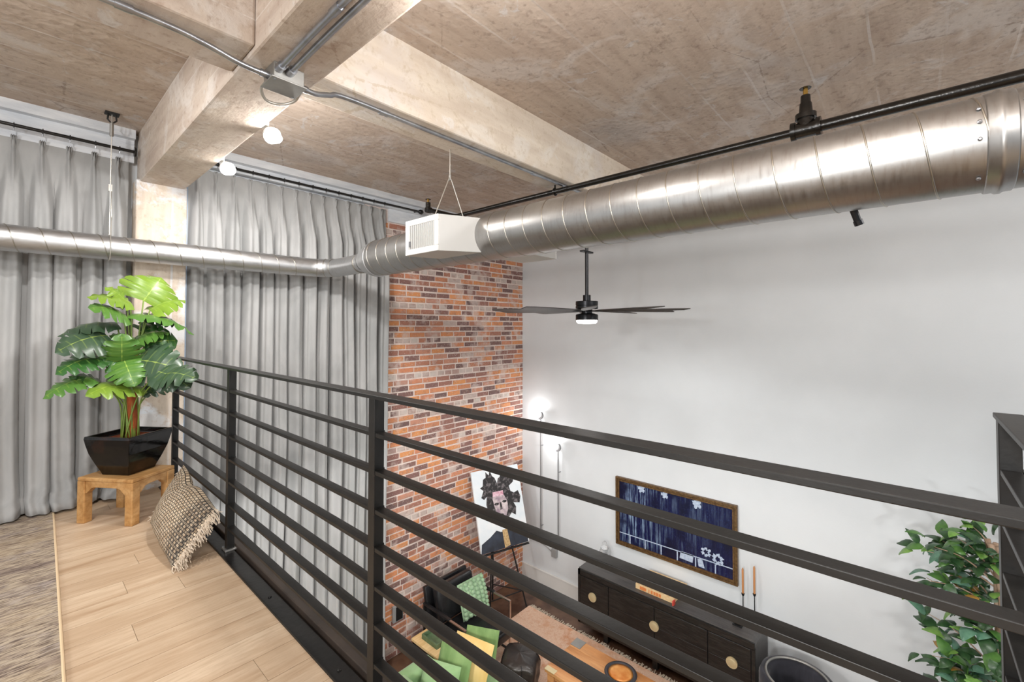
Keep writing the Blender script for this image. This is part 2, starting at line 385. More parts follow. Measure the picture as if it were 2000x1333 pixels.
while z < 2.54:
    header = row % 6 == 3
    x = 2.86 - random.random() * .2
    while x < WX - .02:
        L_ = (.108 if header else .222) * random.uniform(.9, 1.1)
        x1 = min(x + L_, WX - .004)
        if WX - x1 < .05: x1 = WX - .004
        if x1 > 2.8:
            rr = random.random()
            if header: rr = random.choice((.02, .05, .9, .95, 1.0, 1.0, .97, .3))
            elif rr > .86: rr = random.choice((.02, .06, .1, .95))
            pr = random.uniform(.004, .014) if not (header and random.random() < .4) else .003
            bricks.append((max(x, 2.8), x1, z + .008 + random.uniform(-.003, .002), z + cH - .010 + random.uniform(-.003, .002), pr, rr))
        x = x1 + random.uniform(.013, .021)
        if x1 > WX - .01: break
    z += cH; row += 1
def brick_mesh(mb, b):
    x0, x1, z0, z1, pr, rr = b; j = lambda: random.uniform(-.004, .004)
    c = .007
    f = [(x0 + c + j(), z0 + c * .6 + j() * .5), (x1 - c + j(), z0 + c * .6 + j() * .5), (x1 - c + j(), z1 - c * .6 + j() * .5), (x0 + c + j(), z1 - c * .6 + j() * .5)]
    o = [(x0, z0), (x1, z0), (x1, z1), (x0, z1)]
    vs = [(a, BY + .002, b_) for a, b_ in o] + [(a * .75 + f[i][0] * .25, BY - pr * .7, b_ * .75 + f[i][1] * .25) for i, (a, b_) in enumerate(o)] + [(a, BY - pr, b_) for a, b_ in f]
    fs = [(8, 9, 10, 11)]
    for s in (0, 4):
        for i in range(4): fs.append((s + i, s + (i + 1) % 4, s + 4 + (i + 1) % 4, s + 4 + i))
    mb.add(vs, fs, max(rr, .001))
def bd(b):
    cx, cz = (b[0] + b[1]) / 2, (b[2] + b[3]) / 2
    vis = cx > 2.95 and -2.3 < cz < 1.95
    return (0 if vis else 1, math.dist((cx, BY, cz), (0, 0, 1.3)) - (b[1] - b[0]) * 6)
bricks.sort(key=bd)
for b in bricks[:295]:
    mb = MB(); brick_mesh(mb, b); mb.build('brick', M['brick'], wb)
mb = MB()
for b in bricks[295:]: brick_mesh(mb, b)
o = mb.build('brick_field', M['brick'], wb); o['kind'] = 'stuff'

# ------------------------------------------------------------------ railing
RT = [.93, .80, .667, .537, .406, .275, .143]
PY = [-.165, 1.41, 2.97, 4.31]
rl = thing('railing', 'long black steel railing with horizontal bars along the loft edge', 'railing', (.86, 1.4, 0))
B(.803, .858, -.19, 4.34, 1.057, 1.07).build('top_rail', M['iron'], rl, bevel=.002)
for i in range(3):
    for zt in RT:
        B(.841, .878, PY[i] + .02, PY[i + 1] - .02, zt - .014, zt).build('rail', M['iron'], rl, bevel=.0015)
for i, py in enumerate(PY):
    p = B(.84, .879, py - .02, py + .02, 0.006, 1.057).build('post', M['iron'], rl, bevel=.002)
    if 0 < i < 3:
        B(.828, .892, py - .035, py + .035, .006, .016).build('base_plate', M['galvbox'], p, bevel=.002)
        for s in (-1, 1): MB().lathe([(.006, 0), (.006, .005)], (.834, py + s * .027, .016), 8).build('bolt', M['galv'], p)
    for zt in RT:
        B(.8395, .8795, py - .0225, py - .02, zt - .02, zt + .004).build('weld', M['iron'], p)
r2 = thing('railing', 'short black steel railing return meeting the right edge of the photo', 'railing', (1.3, -.19, 0))
B(.88, 1.755, -.215, -.16, 1.057, 1.07).build('top_rail', M['iron'], r2, bevel=.002)
B(1.70, 1.755, -2.2, -.215, 1.057, 1.07).build('top_rail', M['iron'], r2, bevel=.002)
B(1.71, 1.75, -.207, -.165, -.015, 1.057).build('post', M['iron'], r2, bevel=.002)
B(1.71, 1.75, -2.2, -2.16, -.015, 1.057).build('post', M['iron'], r2, bevel=.002)
for zt in RT:
    B(.88, 1.71, -.205, -.167, zt - .014, zt).build('rail', M['iron'], r2, bevel=.0015)
    B(1.712, 1.748, -2.16, -.207, zt - .014, zt).build('rail', M['iron'], r2, bevel=.0015)

# ------------------------------------------------------------------ air duct
DX, DZ, DR = 2.10, 1.891, .1525
BYc, BZ, BR = 4.33, 1.872, .0865
du = thing('air_duct', 'big galvanised spiral air duct with a thinner branch and white supply boxes', 'air duct', (DX, 1.5, DZ))
Tb([(DX, yy, DZ) for yy in (-4.6, -1, 0, 1, 2, 3, 3.42)], DR, 48, cap=True).build('main_pipe', M['duct'], du, smooth=True, auto=50)
def helix(axis, c, r, a0, a1, pitch, ph=0.0, n=28, sg=1):
    pts = []; N = int(abs(a1 - a0) / pitch * n)
    for i in range(N + 1):
        u = a0 + (a1 - a0) * i / N; th = sg * 2 * math.pi * (u - a0) / pitch + ph
        if axis == 'y': pts.append((c[0] + r * math.cos(th), u, c[1] + r * math.sin(th)))
        else: pts.append((u, c[0] + r * math.cos(th), c[1] + r * math.sin(th)))
    return pts
Tb(helix('y', (DX, DZ), DR + .0005, 3.41, -1.6, .142, 1.2, sg=-1), .0032, 6).build('spiral_seam', M['seam'], du, smooth=True)
cb = MB().lathe([(DR + .001, -.034), (DR + .005, -.03), (DR + .005, -.012), (DR + .010, -.006), (DR + .010, .006), (DR + .005, .012), (DR + .005, .03), (DR + .001, .034)], (DX, -.215, DZ), 48, Matrix.Rotation(R(90), 3, 'X')).build('coupling_band', M['duct'], du, smooth=True, auto=50)
for th in (150, 168, 188, 235):
    for yy in (-.165, -.262):
        a = R(th); MB().lathe([(.006, 0), (.006, .003), (.003, .005)], (DX + (DR + .002) * math.cos(a), yy, DZ + (DR + .002) * math.sin(a)), 8, Matrix.Rotation(a, 3, 'Y').to_3x3().inverted() @ Matrix.Rotation(R(90), 3, 'Y')).build('screw', M['galv'], cb)
# reducer
Mx = Matrix.Rotation(R(-90), 3, 'X')
MB().lathe([(DR, 0), (DR + .003, .002), (DR + .003, .010), (DR, .012), (DR - .004, .06), (DR - .018, .11), (BR + .035, .16), (BR + .012, .195), (BR, .215), (BR + .003, .22), (BR + .003, .23), (BR, .233)], (DX, 3.42, DZ - .006), 48, Mx).build('reducer', M['branch'], du, smooth=True, auto=40)
# elbow
ec = []
RB = .22
for i in range(9):
    a = R(90) * i / 8
    ec.append((DX - RB + RB * math.cos(a), BYc - RB + RB * math.sin(a), BZ))
Tb([(DX, 3.66, BZ + .008), (DX, 3.8, BZ)] + ec + [(DX - RB - .06, BYc, BZ)], BR, 36, cap=False).build('elbow', M['branch'], du, smooth=True)
for i in (2, 4, 6):
    a = R(90) * i / 8; c = Vector(ec[i]); t = Vector((-math.sin(a), math.cos(a), 0)); nn = Vector((math.cos(a), math.sin(a), 0))
    Tb([c + (nn * math.cos(q) + Vector((0, 0, 1)) * math.sin(q)) * (BR + .0005) for q in [2 * math.pi * k / 36 for k in range(36)]], .003, 6, closed=True).build('elbow_seam', M['seam'], du, smooth=True)
Tb([(DX, yy, BZ) for yy in (3.71, 3.72)], BR + .004, 36).build('collar', M['seam'], du, smooth=True, auto=40)
Tb([(xx, BYc, BZ) for xx in (-2.8, -1, 0, 1, DX - RB - .05)], BR, 36).build('branch_pipe', M['branch'], du, smooth=True, auto=50)
Tb(helix('x', (BYc, BZ), BR + .0005, DX - RB - .06, -1.2, .146, .5), .0028, 6).build('spiral_seam', M['seam'], du, smooth=True)
# supply boxes
def supply(x0, x1, y0, y1, z0, z1, face):
    bx = MB(); e = .012
    if face < 0:   # flares from the duct to a face at x0
        vs = [(x0, y0, z0), (x0, y1, z0), (x0, y1, z1), (x0, y0, z1), (x1, y0 - .06, z0 + .02), (x1, y1 + .03, z0 + .02), (x1, y1 + .03, z1 + .02), (x1, y0 - .06, z1 + .02)]
    else:
        vs = [(x1, y0, z0), (x1, y1, z0), (x1, y1, z1), (x1, y0, z1), (x0, y0, z0), (x0, y1, z0), (x0, y1, z1), (x0, y0, z1)]
    bx.add(vs, [(0, 1, 2, 3), (4, 7, 6, 5), (0, 4, 5, 1), (1, 5, 6, 2), (2, 6, 7, 3), (3, 7, 4, 0)])
    b = bx.build('supply_box', M['offwhite'], du, bevel=.003)
    xf = x0 if face < 0 else x1; s = face; fw = .036
    fr = MB(); xa, xb = sorted((xf, xf + s * .012))
    fr.box(xa, xb, y0, y1, z0, z0 + fw); fr.box(xa, xb, y0, y1, z1 - fw, z1)
    fr.box(xa, xb, y0, y0 + fw, z0 + fw, z1 - fw); fr.box(xa, xb, y1 - fw, y1, z0 + fw, z1 - fw)
    fr.build('grille_frame', M['white'], b, bevel=.003)
    xa, xb = sorted((xf + s * .0005, xf + s * .002)); B(xa, xb, y0 + fw, y1 - fw, z0 + fw, z1 - fw).build('grille_shade', M['louver'], b)  # dark sheet standing in for the shade in the gaps between slats
    n = 13
    for i in range(n):
        yy = y0 + fw + (y1 - y0 - 2 * fw) * (i + .5) / n
        xa, xb = sorted((xf + s * .002, xf + s * .011))
        MB().add([(xa, yy - .003, z0 + fw), (xa, yy + .004, z0 + fw), (xb, yy + .005, z0 + fw), (xb, yy - .005, z0 + fw), (xa, yy - .003, z1 - fw), (xa, yy + .004, z1 - fw), (xb, yy + .005, z1 - fw), (xb, yy - .005, z1 - fw)],
                 [(0, 1, 2, 3), (4, 7, 6, 5), (0, 4, 5, 1), (1, 5, 6, 2), (2, 6, 7, 3), (3, 7, 4, 0)]).build('slat', M['offwhite'], b)
    xa, xb = sorted((xf + s * .011, xf + s * .022)); B(xa, xb, y1 - fw - .022, y1 - fw - .014, z0 + .05, z0 + .085).build('lever', M['galv'], b)
    return b
supply(1.70, 2.02, 2.107, 2.438, 1.757, 1.98, -1)
supply(2.18, 2.44, 1.785, 2.08, 1.757, 1.95, 1)

# hangers for the ducts
h = thing('cable_hanger', 'thin steel wire hanging the branch duct from a dark ceiling clip', 'hanger', (.46, 4.36, ZC))
Tb([(.46, 4.36, ZC - .005), (.459, 4.355, 2.4), (.455, BYc, BZ + BR)], .0035, 6).build('wire', M['cable'], h)
Tb([(.463, 4.36, 2.3), (.468, 4.352, 2.1), (.46, BYc - .03, BZ + BR - .002)], .003, 6).build('wire', M['cable'], h)
Tb([(.455, BYc + (BR + .004) * math.cos(q), BZ + (BR + .004) * math.sin(q)) for q in [2 * math.pi * k / 32 for k in range(32)]], .0035, 6, closed=True).build('wire_loop', M['cable'], h)
B(.42, .50, 4.33, 4.39, ZC - .012, ZC).build('ceiling_plate', M['blackmatte'], h)
Tb([(.44, 4.36, ZC - .01), (.436, 4.36, ZC - .05), (.46, 4.36, ZC - .08), (.486, 4.36, ZC - .05), (.482, 4.36, ZC - .01)], .006, 8).build('hook', M['blackmatte'], h)
Tb([(.46, 4.36, ZC - .075), (.46, 4.36, ZC - .17)], .012, 8).build('clamp', M['galvbox'], h)
B(.448, .468, 4.35, 4.37, 2.29, 2.34).build('cable_lock', M['cable'], h)
h = thing('cable_hanger', 'Y-shaped steel cable holding the duct beside the white supply box', 'hanger', (1.92, 2.28, 2.48))
Tb([(1.92, 2.27, 2.482), (1.92, 2.27, 2.30)], .003, 6).build('wire', M['cable'], h)
Tb([(1.92, 2.27, 2.30), (1.77, 2.25, 1.985)], .003, 6).build('wire', M['cable'], h)
Tb([(1.92, 2.27, 2.30), (2.04, 2.27, 2.045)], .003, 6).build('wire', M['cable'], h)
Tb([(1.92, 2.27, 2.27), (1.92, 2.27, 2.31)], .008, 8).build('cable_lock', M['galvbox'], h)

# ------------------------------------------------------------------ sprinkler pipe
PX, PZ = 3.0, 2.425
sp = thing('sprinkler_pipe', 'black sprinkler pipe running above the big duct with upright heads', 'pipe', (PX, .43, PZ))
Tb([(PX, -4.6, PZ), (PX, .40, PZ)], .030, 20).build('pipe', M['blackpipe'], sp, smooth=True, auto=40)
Tb([(PX, .44, PZ), (PX, 3.42, PZ), (PX - .02, 3.45, PZ), (PX - .05, 3.455, PZ), (2.66, 3.455, PZ)], .0225, 16).build('pipe', M['blackpipe'], sp, smooth=True, auto=40)
def tee(c, rr, yaxis=True):
    x, y, z = c; t = MB()
    t.tube([(x, y - .07, z), (x, y + .07, z)], rr, 18)
    for s in (-1, 1): t.tube([(x, y + s * .05, z), (x, y + s * .072, z)], rr * 1.22, 18)
    t.tube([(x, y, z), (x, y, z + .085)], rr * .95, 18); t.tube([(x, y, z + .06), (x, y, z + .088)], rr * 1.2, 18)
    return t
te = tee((PX, .43, PZ), .044).build('tee_fitting', M['blackpipe'], sp, smooth=True, auto=40)
Tb([(PX, .43, PZ + .08), (PX, .43, PZ + .15)], [.036, .03], 16).build('reducer_fitting', M['blackpipe'], sp, smooth=True, auto=40)
hh = Tb([(PX, .43, PZ + .14), (PX, .43, PZ + .195)], [.026, .024], 14).build('sprinkler_head', M['blackpipe'], sp, smooth=True, auto=40)
Tb([(PX, .43, PZ + .195), (PX, .43, PZ + .235)], .012, 10).build('head_frame', M['brass'], hh)
MB().lathe([(.028, 0), (.03, .002), (.004, .004)], (PX, .43, PZ + .236), 16).build('deflector', M['blackpipe'], hh)
for (x, y, s) in ((2.66, 3.455, .7),):
    Tb([(x + .02, y, PZ), (x - .03, y, PZ)], .03, 14).build('elbow_fitting', M['blackpipe'], sp, smooth=True, auto=40)
    e = Tb([(x - .01, y, PZ), (x - .01, y, PZ + .07)], .024, 14).build('riser', M['blackpipe'], sp, smooth=True, auto=40)
    Tb([(x - .01, y, PZ + .07), (x - .01, y, PZ + .1)], .01, 8).build('head_frame', M['brass'], e)
    MB().lathe([(.026, 0), (.028, .002), (.004, .004)], (x - .01, y, PZ + .1), 16).build('deflector', M['blackpipe'], e)
hg = Tb([(PX + .028 * math.cos(q), 2.2, PZ + .028 * math.sin(q)) for q in [2 * math.pi * k / 20 for k in range(20)]], .006, 6, closed=True).build('pipe_hanger', M['blackpipe'], sp)
Tb([(PX, 2.2, PZ + .026), (PX, 2.2, 2.482)], .007, 8).build('hanger_rod', M['blackpipe'], hg)
dr_ = Tb([(2.155, .17, 1.79), (2.185, .145, 1.70)], .013, 10).build('damper_rod', M['fanmetal'], du)
Tb([(2.181, .148, 1.712), (2.187, .143, 1.695)], .016, 12).build('rod_tip', M['fanmetal'], dr_)

# ------------------------------------------------------------------ conduits and junction box
def smooth_path(pts, n=6):
    out = []; P = [Vector(p) for p in pts]; P = [P[0] * 2 - P[1]] + P + [P[-1] * 2 - P[-2]]
    for i in range(1, len(P) - 2):
        for k in range(n):
            t = k / n; a, b, c, d_ = P[i - 1:i + 3]
            out.append(.5 * ((2 * b) + (c - a) * t + (2 * a - 5 * b + 4 * c - d_) * t * t + (3 * b - a - 3 * c + d_) * t ** 3))
    out.append(P[-2]); return out
def conduit(label, pts, couplings, r=.0125):
    c = thing('conduit', label, 'conduit', pts[0])
    Tb(smooth_path(pts), r, 12).build('tube', M['galv'], c, smooth=True, auto=50)
    for a, b in couplings: Tb([a, b], r * 1.3, 12).build('coupling', M['galv'], c, smooth=True, auto=40)
    return c
conduit('galvanised conduit crossing the upper left corner to the junction box', [(-1.6, 2.08, 2.445), (-.4, 2.08, 2.445), (.3, 2.085, 2.445), (.48, 2.09, 2.435), (.62, 2.1, 2.415), (.735, 2.1, 2.41)], [((.70, 2.1, 2.411), (.735, 2.1, 2.41)), ((.22, 2.084, 2.446), (.27, 2.085, 2.446))])
conduit('left one of two parallel conduits under the big concrete beam', [(.755, 2.04, 2.425), (.755, 1.5, 2.438), (.755, 0, 2.438), (.755, -3, 2.438)], [((.755, 2.06, 2.425), (.755, 2.02, 2.427)), ((.755, 1.55, 2.438), (.755, 1.49, 2.438))])
conduit('right one of two parallel conduits under the big concrete beam', [(.80, 2.04, 2.425), (.80, 1.5, 2.438), (.80, 0, 2.438), (.80, -3, 2.438)], [((.80, 2.06, 2.425), (.80, 2.02, 2.427))])
conduit('galvanised conduit running from the junction box along the pale joist', [(.877, 2.1, 2.41), (.95, 2.11, 2.415), (1.02, 2.12, 2.44), (1.12, 2.125, 2.464), (1.6, 2.125, 2.466), (3.4, 2.125, 2.466), (5.4, 2.125, 2.466)], [((.877, 2.1, 2.41), (.905, 2.104, 2.412)), ((1.3, 2.125, 2.464), (1.35, 2.125, 2.464)), ((2.6, 2.125, 2.464), (2.65, 2.125, 2.464))])
jb = thing('junction_box', 'square steel junction box under the concrete beam with flexible cable loop', 'junction box', (.8, 2.1, 2.41))
B(.735, .865, 2.04, 2.16, 2.385, 2.455).build('box', M['galvbox'], jb, bevel=.003)
B(.725, .875, 2.03, 2.17, 2.379, 2.385).build('cover_plate', M['galvbox'], jb, bevel=.002)
for px_, py_ in ((.74, 2.045), (.86, 2.155)): MB().lathe([(.005, 0), (.005, .003)], (px_, py_, 2.376), 8).build('screw', M['galv'], jb)
lp = [(.74 + .0, 2.15, 2.40), (.74, 2.20, 2.385), (.78, 2.255, 2.37), (.84, 2.25, 2.37), (.885, 2.2, 2.385), (.888, 2.13, 2.41)]
Tb(smooth_path(lp, 8), .007, 8).build('flex_cable', M['cable'], jb, smooth=True)
for (x, y) in ((.755, 2.03), (.80, 2.03)): Tb([(x, 2.045, 2.425), (x, 2.0, 2.425)], .019, 12).build('connector', M['galv'], jb, smooth=True, auto=40)

# ------------------------------------------------------------------ track lights on the right side of the beam
tk = thing('light_track', 'thin pale lighting track along the edge of the concrete beam', 'light track', (.97, 2, 2.5))
B(.951, .972, -4, 4.3, 2.49, 2.512).build('track', M['trimwhite'], tk)
for lab, yy, pw in (('glowing track spotlight nearer the junction box', 2.85, 28), ('glowing track spotlight beside the concrete column', 3.68, 8)):
    t = thing('track_spotlight', lab, 'spotlight', (.99, yy, 2.5), 'track spotlights on the beam')
    B(.972, .992, yy - .03, yy + .03, 2.488, 2.514).build('track_adapter', M['trimwhite'], t, bevel=.002)
    Tb([(.99, yy, 2.5), (1.0, yy, 2.455)], .009, 8).build('stem', M['trimwhite'], t)
    Tb([(1.0, yy, 2.465), (1.003, yy - .025, 2.445), (1.006, yy - .045, 2.43)], [.025, .045, .05], 16).build('housing', M['white'], t, smooth=True, auto=40)
    MB().lathe([(.0, -.03), (.03, -.024), (.047, -.005), (.05, .01), (.0, .012)], (1.008, yy - .048, 2.425), 18, Matrix.Rotation(R(60), 3, 'X')).build('lens', M['glow'], t, smooth=True)
    lamp('track_spotlight_light', 'POINT', (1.09, yy - .1, 2.40), pw * .6, .06, WL)
    lamp('track_spotlight_beam', 'SPOT', (1.03, yy, 2.38), pw * 1.9, .05, WL, target=(1.9, 4.75, .6), spot=R(150), blend=.9)

# ------------------------------------------------------------------ curtains and rods
def hsh(i, s=0):
    x = math.sin(i * 12.9898 + s * 78.233) * 43758.5453; return x - math.floor(x)
def curtain(name, label, x0, x1, yc, ztop, zbot, folds, pool, seed, per=26, amp=.105):
    c = thing(name, label, 'curtain', ((x0 + x1) / 2, yc, zbot))
    W = (x1 - x0) / folds; NU = folds * per; zs = [0, .012, .03, .05, .08, .10, .12, .15, .2, .27, .36, .5, .7, .95, 1.25, 1.6, 2.0, 2.3, 2.5]
    zs = [s for s in zs if s < ztop - zbot - .25]
    s_ = zs[-1]
    while s_ < ztop - zbot - .3: s_ += .35; zs.append(min(s_, ztop - zbot))
    zs = [s for s in zs if s < ztop - zbot - .01]
    for k in range(1, 9): zs.append((ztop - zbot) + (k - 8) * .03)
    zs = sorted(set(round(min(s, ztop - zbot), 4) for s in zs)); NV = len(zs) - 1
    def tri(d): return max(0.0, 1 - abs(d))
    def f(u, v_):
        d = zs[round(v_ * NV)]; q = u * folds; i = int(min(math.floor(q), folds - 1)); ph = q - i
        x = x0 + u * (x1 - x0)
        # pinch pleat near the top: three narrow ridges that part and widen lower down
        pin = math.exp(-((d - .10) / .035) ** 2)
        spread = (.055 - .035 * pin + .02 * max(0, .1 - d) / .1)
        top = 0
        for k in (-1, 0, 1): top = max(top, tri((ph - .5 - k * spread) / (spread * .55)))
        top *= .05 * (1 - .35 * pin)
        wv = hsh(i, seed); w2 = .34 + .12 * wv
        wid = w2 * min(1, .5 + d * 1.1)
        rid = max(0, 1 - (abs(ph - .5) / wid) ** 2.0) if abs(ph - .5) < wid else 0
        lowp = amp * (.65 + .6 * wv) * (rid ** .85) + .02 * math.sin(2 * math.pi * (2.5 * ph + wv * 3)) * rid * (1 + .0 * d)
        sag = .012 * math.sin(math.pi * ph) if d < .1 else 0
        t = min(1, max(0, (d - .11) / .45)); t = t * t * (3 - 2 * t)
        y = yc - (top * (1 - t) + lowp * t)
        y += .012 * noise.noise((x * 5 + seed, d * 1.4, 3)) * t + .02 * noise.noise((x * 1.3, d * .5, seed)) * t
        x += .02 * t * noise.noise((i * 3.1 + seed, d * .55, 7)) + .35 * W * t * .18 * math.sin(6.28 * hsh(i, 3 + seed) + d * .8)
        x += .13 * W * t * math.sin(2 * math.pi * (ph - .5)) * min(1, d)
        z = ztop - d - (.012 * math.sin(math.pi * ph) ** 2 if d < .012 else 0)
        hb = (ztop - zbot) - d
        if pool and hb < .30:
            k = (1 - hb / .30); y -= pool * k ** 1.6 * (1 + .35 * noise.noise((x * 4, 0, seed))); z = zbot + .013 + max(0, hb) * (1 - .25 * k) + .034 * (1 + noise.noise((x * 7, hb * 30, 2 + seed))) * k * (1 if hb > .02 else .2)
            x += .04 * k * noise.noise((x * 5, hb * 8, seed + 4))
        return (x, y, z)
    mb = MB(); mb.grid(f, NU, NV); mb.build('fabric', M['velvet'], c, smooth=True, solid=.004)
    return c, W
curtain('curtain', 'grey velvet floor-length curtain pooling on the loft floor behind the plant', -1.05, .60, 4.665, 2.645, 0.0, 12, .15, 1)
curtain('curtain', 'tall grey velvet curtain dropping to the lower floor beside the brick wall', 0.985, 2.95, 4.665, 2.70, ZF, 14, .04, 5)
def rod(label, x0, x1, zz, ringxs, ends):
    r = thing('curtain_rod', label, 'curtain rod', (x0, 4.58, zz))
    Tb([(x0, 4.575, zz), (x1, 4.575, zz)], .012, 12).build('rod', M['ironpaint'], r, smooth=True, auto=40)
    for rx in ringxs:
        q = Tb([(rx, 4.575 + .017 * math.cos(a), zz + .017 * math.sin(a)) for a in [2 * math.pi * k / 16 for k in range(16)]], .003, 6, closed=True).build('ring', M['ironpaint'], r)
        Tb([(rx, 4.575, zz - .017), (rx, 4.577, zz - .036)], .003, 6).build('hook', M['galv'], q)
    for e in ends: Tb([(e, 4.575, zz), (e + .012, 4.575, zz)], .036, 18).build('end_flange', M['ironpaint'], r)
    return r
rod('black curtain rod above the left curtain with pinch pleats', -1.1, .63, 2.685, [-1.05 + 1.65 / 12 * (i + .5) for i in range(12)], [.618])
rr_ = rod('black curtain rod above the tall curtain by the brick wall', .98, 3.36, 2.74, [.985 + 1.965 / 14 * (i + .5) for i in range(14)], [])
Tb([(3.33, 4.575, 2.74), (3.33, 4.67, 2.735)], .012, 10).build('bracket', M['ironpaint'], rr_)
Tb([(3.36, 4.575, 2.74), (3.385, 4.575, 2.74), (3.41, 4.575, 2.74), (3.43, 4.575, 2.74)], [.014, .03, .03, .012], 14).build('finial', M['ironpaint'], rr_, smooth=True)
# window frame edge seen between column and curtain
wn = sroot('window_1', (.98, 4.62, 0))
B(.966, .985, 4.62, 4.70, 0, 2.70).build('frame_stile', mat('blue_grey_frame', C3(150, 166, 186), .4), wn)

# ------------------------------------------------------------------ ceiling fan
FC = Vector((3.54, 2.235, 1.4455))
fan = thing('ceiling_fan', 'dark many-bladed ceiling fan with a lit lamp under its hub', 'ceiling fan', tuple(FC))
Tb([FC + Vector((0, 0, .10)), (FC.x, FC.y, 2.42)], .016, 14).build('down_rod', M['fanmetal'], fan, smooth=True, auto=40)
MB().lathe([(.02, -.09), (.07, -.05), (.075, .0)], (FC.x, FC.y, 2.478), 24).build('canopy', M['fanmetal'], fan, smooth=True, auto=40)
B(FC.x - .085, FC.x + .085, FC.y - .02, FC.y + .02, 1.985, 2.0).build('rod_bracket', M['fanmetal'], fan)
MB().lathe([(.036, .145), (.036, .085), (.04, .082)], FC, 24).build('rod_collar', M['fanmetal'], fan, smooth=True, auto=40)
MB().lathe([(.10, .088), (.103, .085), (.103, .05), (.098, .048), (.098, .045), (.103, .043), (.103, .02), (.09, .015), (.05, .012), (.05, -.03)], FC, 32).build('motor_housing', M['fanmetal'], fan, smooth=True, auto=35)
lk = MB().lathe([(.06, -.025), (.10, -.035), (.103, -.045), (.103, -.085), (.09, -.088)], FC, 32).build('light_housing', M['fanmetal'], fan, smooth=True, auto=35)
MB().lathe([(.095, -.086), (.095, -.105), (.08, -.118), (.0, -.124)], FC, 32).build('lamp_disc', M['fanglow'], lk, smooth=True, auto=60)
lamp('fan_lamp_light', 'SPOT', (FC.x, FC.y, FC.z - .135), 84, .08, WL, target=(FC.x, FC.y, -3), spot=R(179), blend=.35)
for k in range(10):
    a = R(-38.2 + 36 * k); mb = MB(); Rz = Matrix.Rotation(a, 4, 'Z'); Rp = Matrix.Rotation(R(8), 4, 'X')
    n = 8; vs = []
    for i in range(n + 1):
        u = i / n; rad = .14 + .73 * u; hw = .036 + .026 * math.sin(min(u * 1.3, 1) * math.pi / 2) - (.012 if i == n else 0)
        for s in (-1, 1):
            for zz in (-.003, .003):
                vs.append(Vector(FC) + Rz @ (Rp @ Vector((rad + (s * .02 if i == n else 0), s * hw, zz))))
    fs = []
    for i in range(n):
        b_ = i * 4; fs += [(b_, b_ + 4, b_ + 6, b_ + 2), (b_ + 1, b_ + 3, b_ + 7, b_ + 5), (b_, b_ + 1, b_ + 5, b_ + 4), (b_ + 2, b_ + 6, b_ + 7, b_ + 3)]
    fs += [(0, 2, 3, 1), (n * 4, n * 4 + 1, n * 4 + 3, n * 4 + 2)]
    mb.add(vs, fs); bl = mb.build('blade', M['blade'], fan)
    MB().add([Vector(FC) + Rz @ Vector(q) for q in ((.05, -.018, -.006), (.2, -.02, -.006), (.2, .02, -.006), (.05, .018, -.006), (.05, -.018, .002), (.2, -.02, -.001), (.2, .02, -.001), (.05, .018, .002))],
             [(0, 1, 2, 3), (4, 7, 6, 5), (0, 4, 5, 1), (1, 5, 6, 2), (2, 6, 7, 3), (3, 7, 4, 0)]).build('blade_arm', M['blackmatte'], bl)

# ------------------------------------------------------------------ loft: rug, stool, plant, cushion
m, g = new('faded_rug', .95, spec=.1)
v = g.vec('pos', (.8, 2.4, 1)); a = g.noise(v, 3.2, 10, .75, .8); b_ = g.noise(g.vec('pos', (1, 9, 1)), 14, 6, .7); c_ = g.noise(g.vec('pos'), 1.6, 4, .6)
col = g.ramp(a, [(.3, C3(96, 82, 78)), (.42, C3(150, 135, 124)), (.51, C3(188, 172, 150)), (.62, C3(168, 156, 148)), (.78, C3(112, 98, 96))])
col = g.mix(g.ramp(b_, [(.40, (.9, .9, .9, 1)), (.55, (0, 0, 0, 1))]), col, C3(82, 67, 63))
col = g.mix(g.ramp(c_, [(.5, (0, 0, 0, 1)), (.7, (.5, .5, .5, 1))]), col, C3(184, 162, 130))
g.L.new(col, g.p.inputs['Base Color']); g.bump(b_, .5, .004); M['rug'] = m
M['hem'] = mat('cream_hem', C3(222, 196, 160), .9)
rg = thing('rug', 'faded beige and brown distressed rug on the loft floor', 'rug', (-1.0, 2.5, 0))
MB().add([(-2.4, .2, .0005), (.078, .2, .0005), (.205, 4.52, .0005), (-2.4, 4.52, .0005), (-2.4, .2, .009), (.078, .2, .009), (.205, 4.52, .009), (-2.4, 4.52, .009)], [(3, 2, 1, 0), (4, 5, 6, 7), (0, 1, 5, 4), (1, 2, 6, 5), (2, 3, 7, 6), (3, 0, 4, 7)]).build('pile', M['rug'], rg)
Tb([(.082, .2, .006), (.209, 4.52, .006)], .006, 8).build('hem', M['hem'], rg)

SC = Vector((.545, 4.042, 0)); SA = R(35); SM = Matrix.Translation(SC) @ Matrix.Rotation(SA, 4, 'Z')
st = thing('stool', 'low honey-coloured wooden stool under the potted plant', 'stool', tuple(SC))
hs = .205; hx = .158
MB().box(-hx, hx, -hs, hs, .278, .302, M=SM).build('seat', M['stoolwood'], st, bevel=.006)
for sx in (-1, 1):
    for sy in (-1, 1):
        x0, x1 = sorted((sx * hx, sx * (hx - .055))); y0, y1 = sorted((sy * hs, sy * (hs - .055)))
        MB().box(x0, x1, y0, y1, 0, .278, M=SM).build('leg', M['stoolwood'], st, bevel=.004)
for k in range(4):
    Mk = SM @ Matrix.Rotation(R(90) * k, 4, 'Z'); q = (hs if k % 2 else hx) - .055; fd = hx if k % 2 else hs
    poly = [(-q, .278), (-q, .195), (-q + .012, .20), (-q + .045, .232), (-q + .07, .238), (q - .07, .238), (q - .045, .232), (q - .012, .20), (q, .195), (q, .278)]
    mb = MB(); mb.prism(poly, 'y', -fd + .006, -fd + .045); mb.v = [tuple(Mk @ Vector(p)) for p in mb.v]
    mb.build('apron', M['stoolwood'], st, bevel=.003)

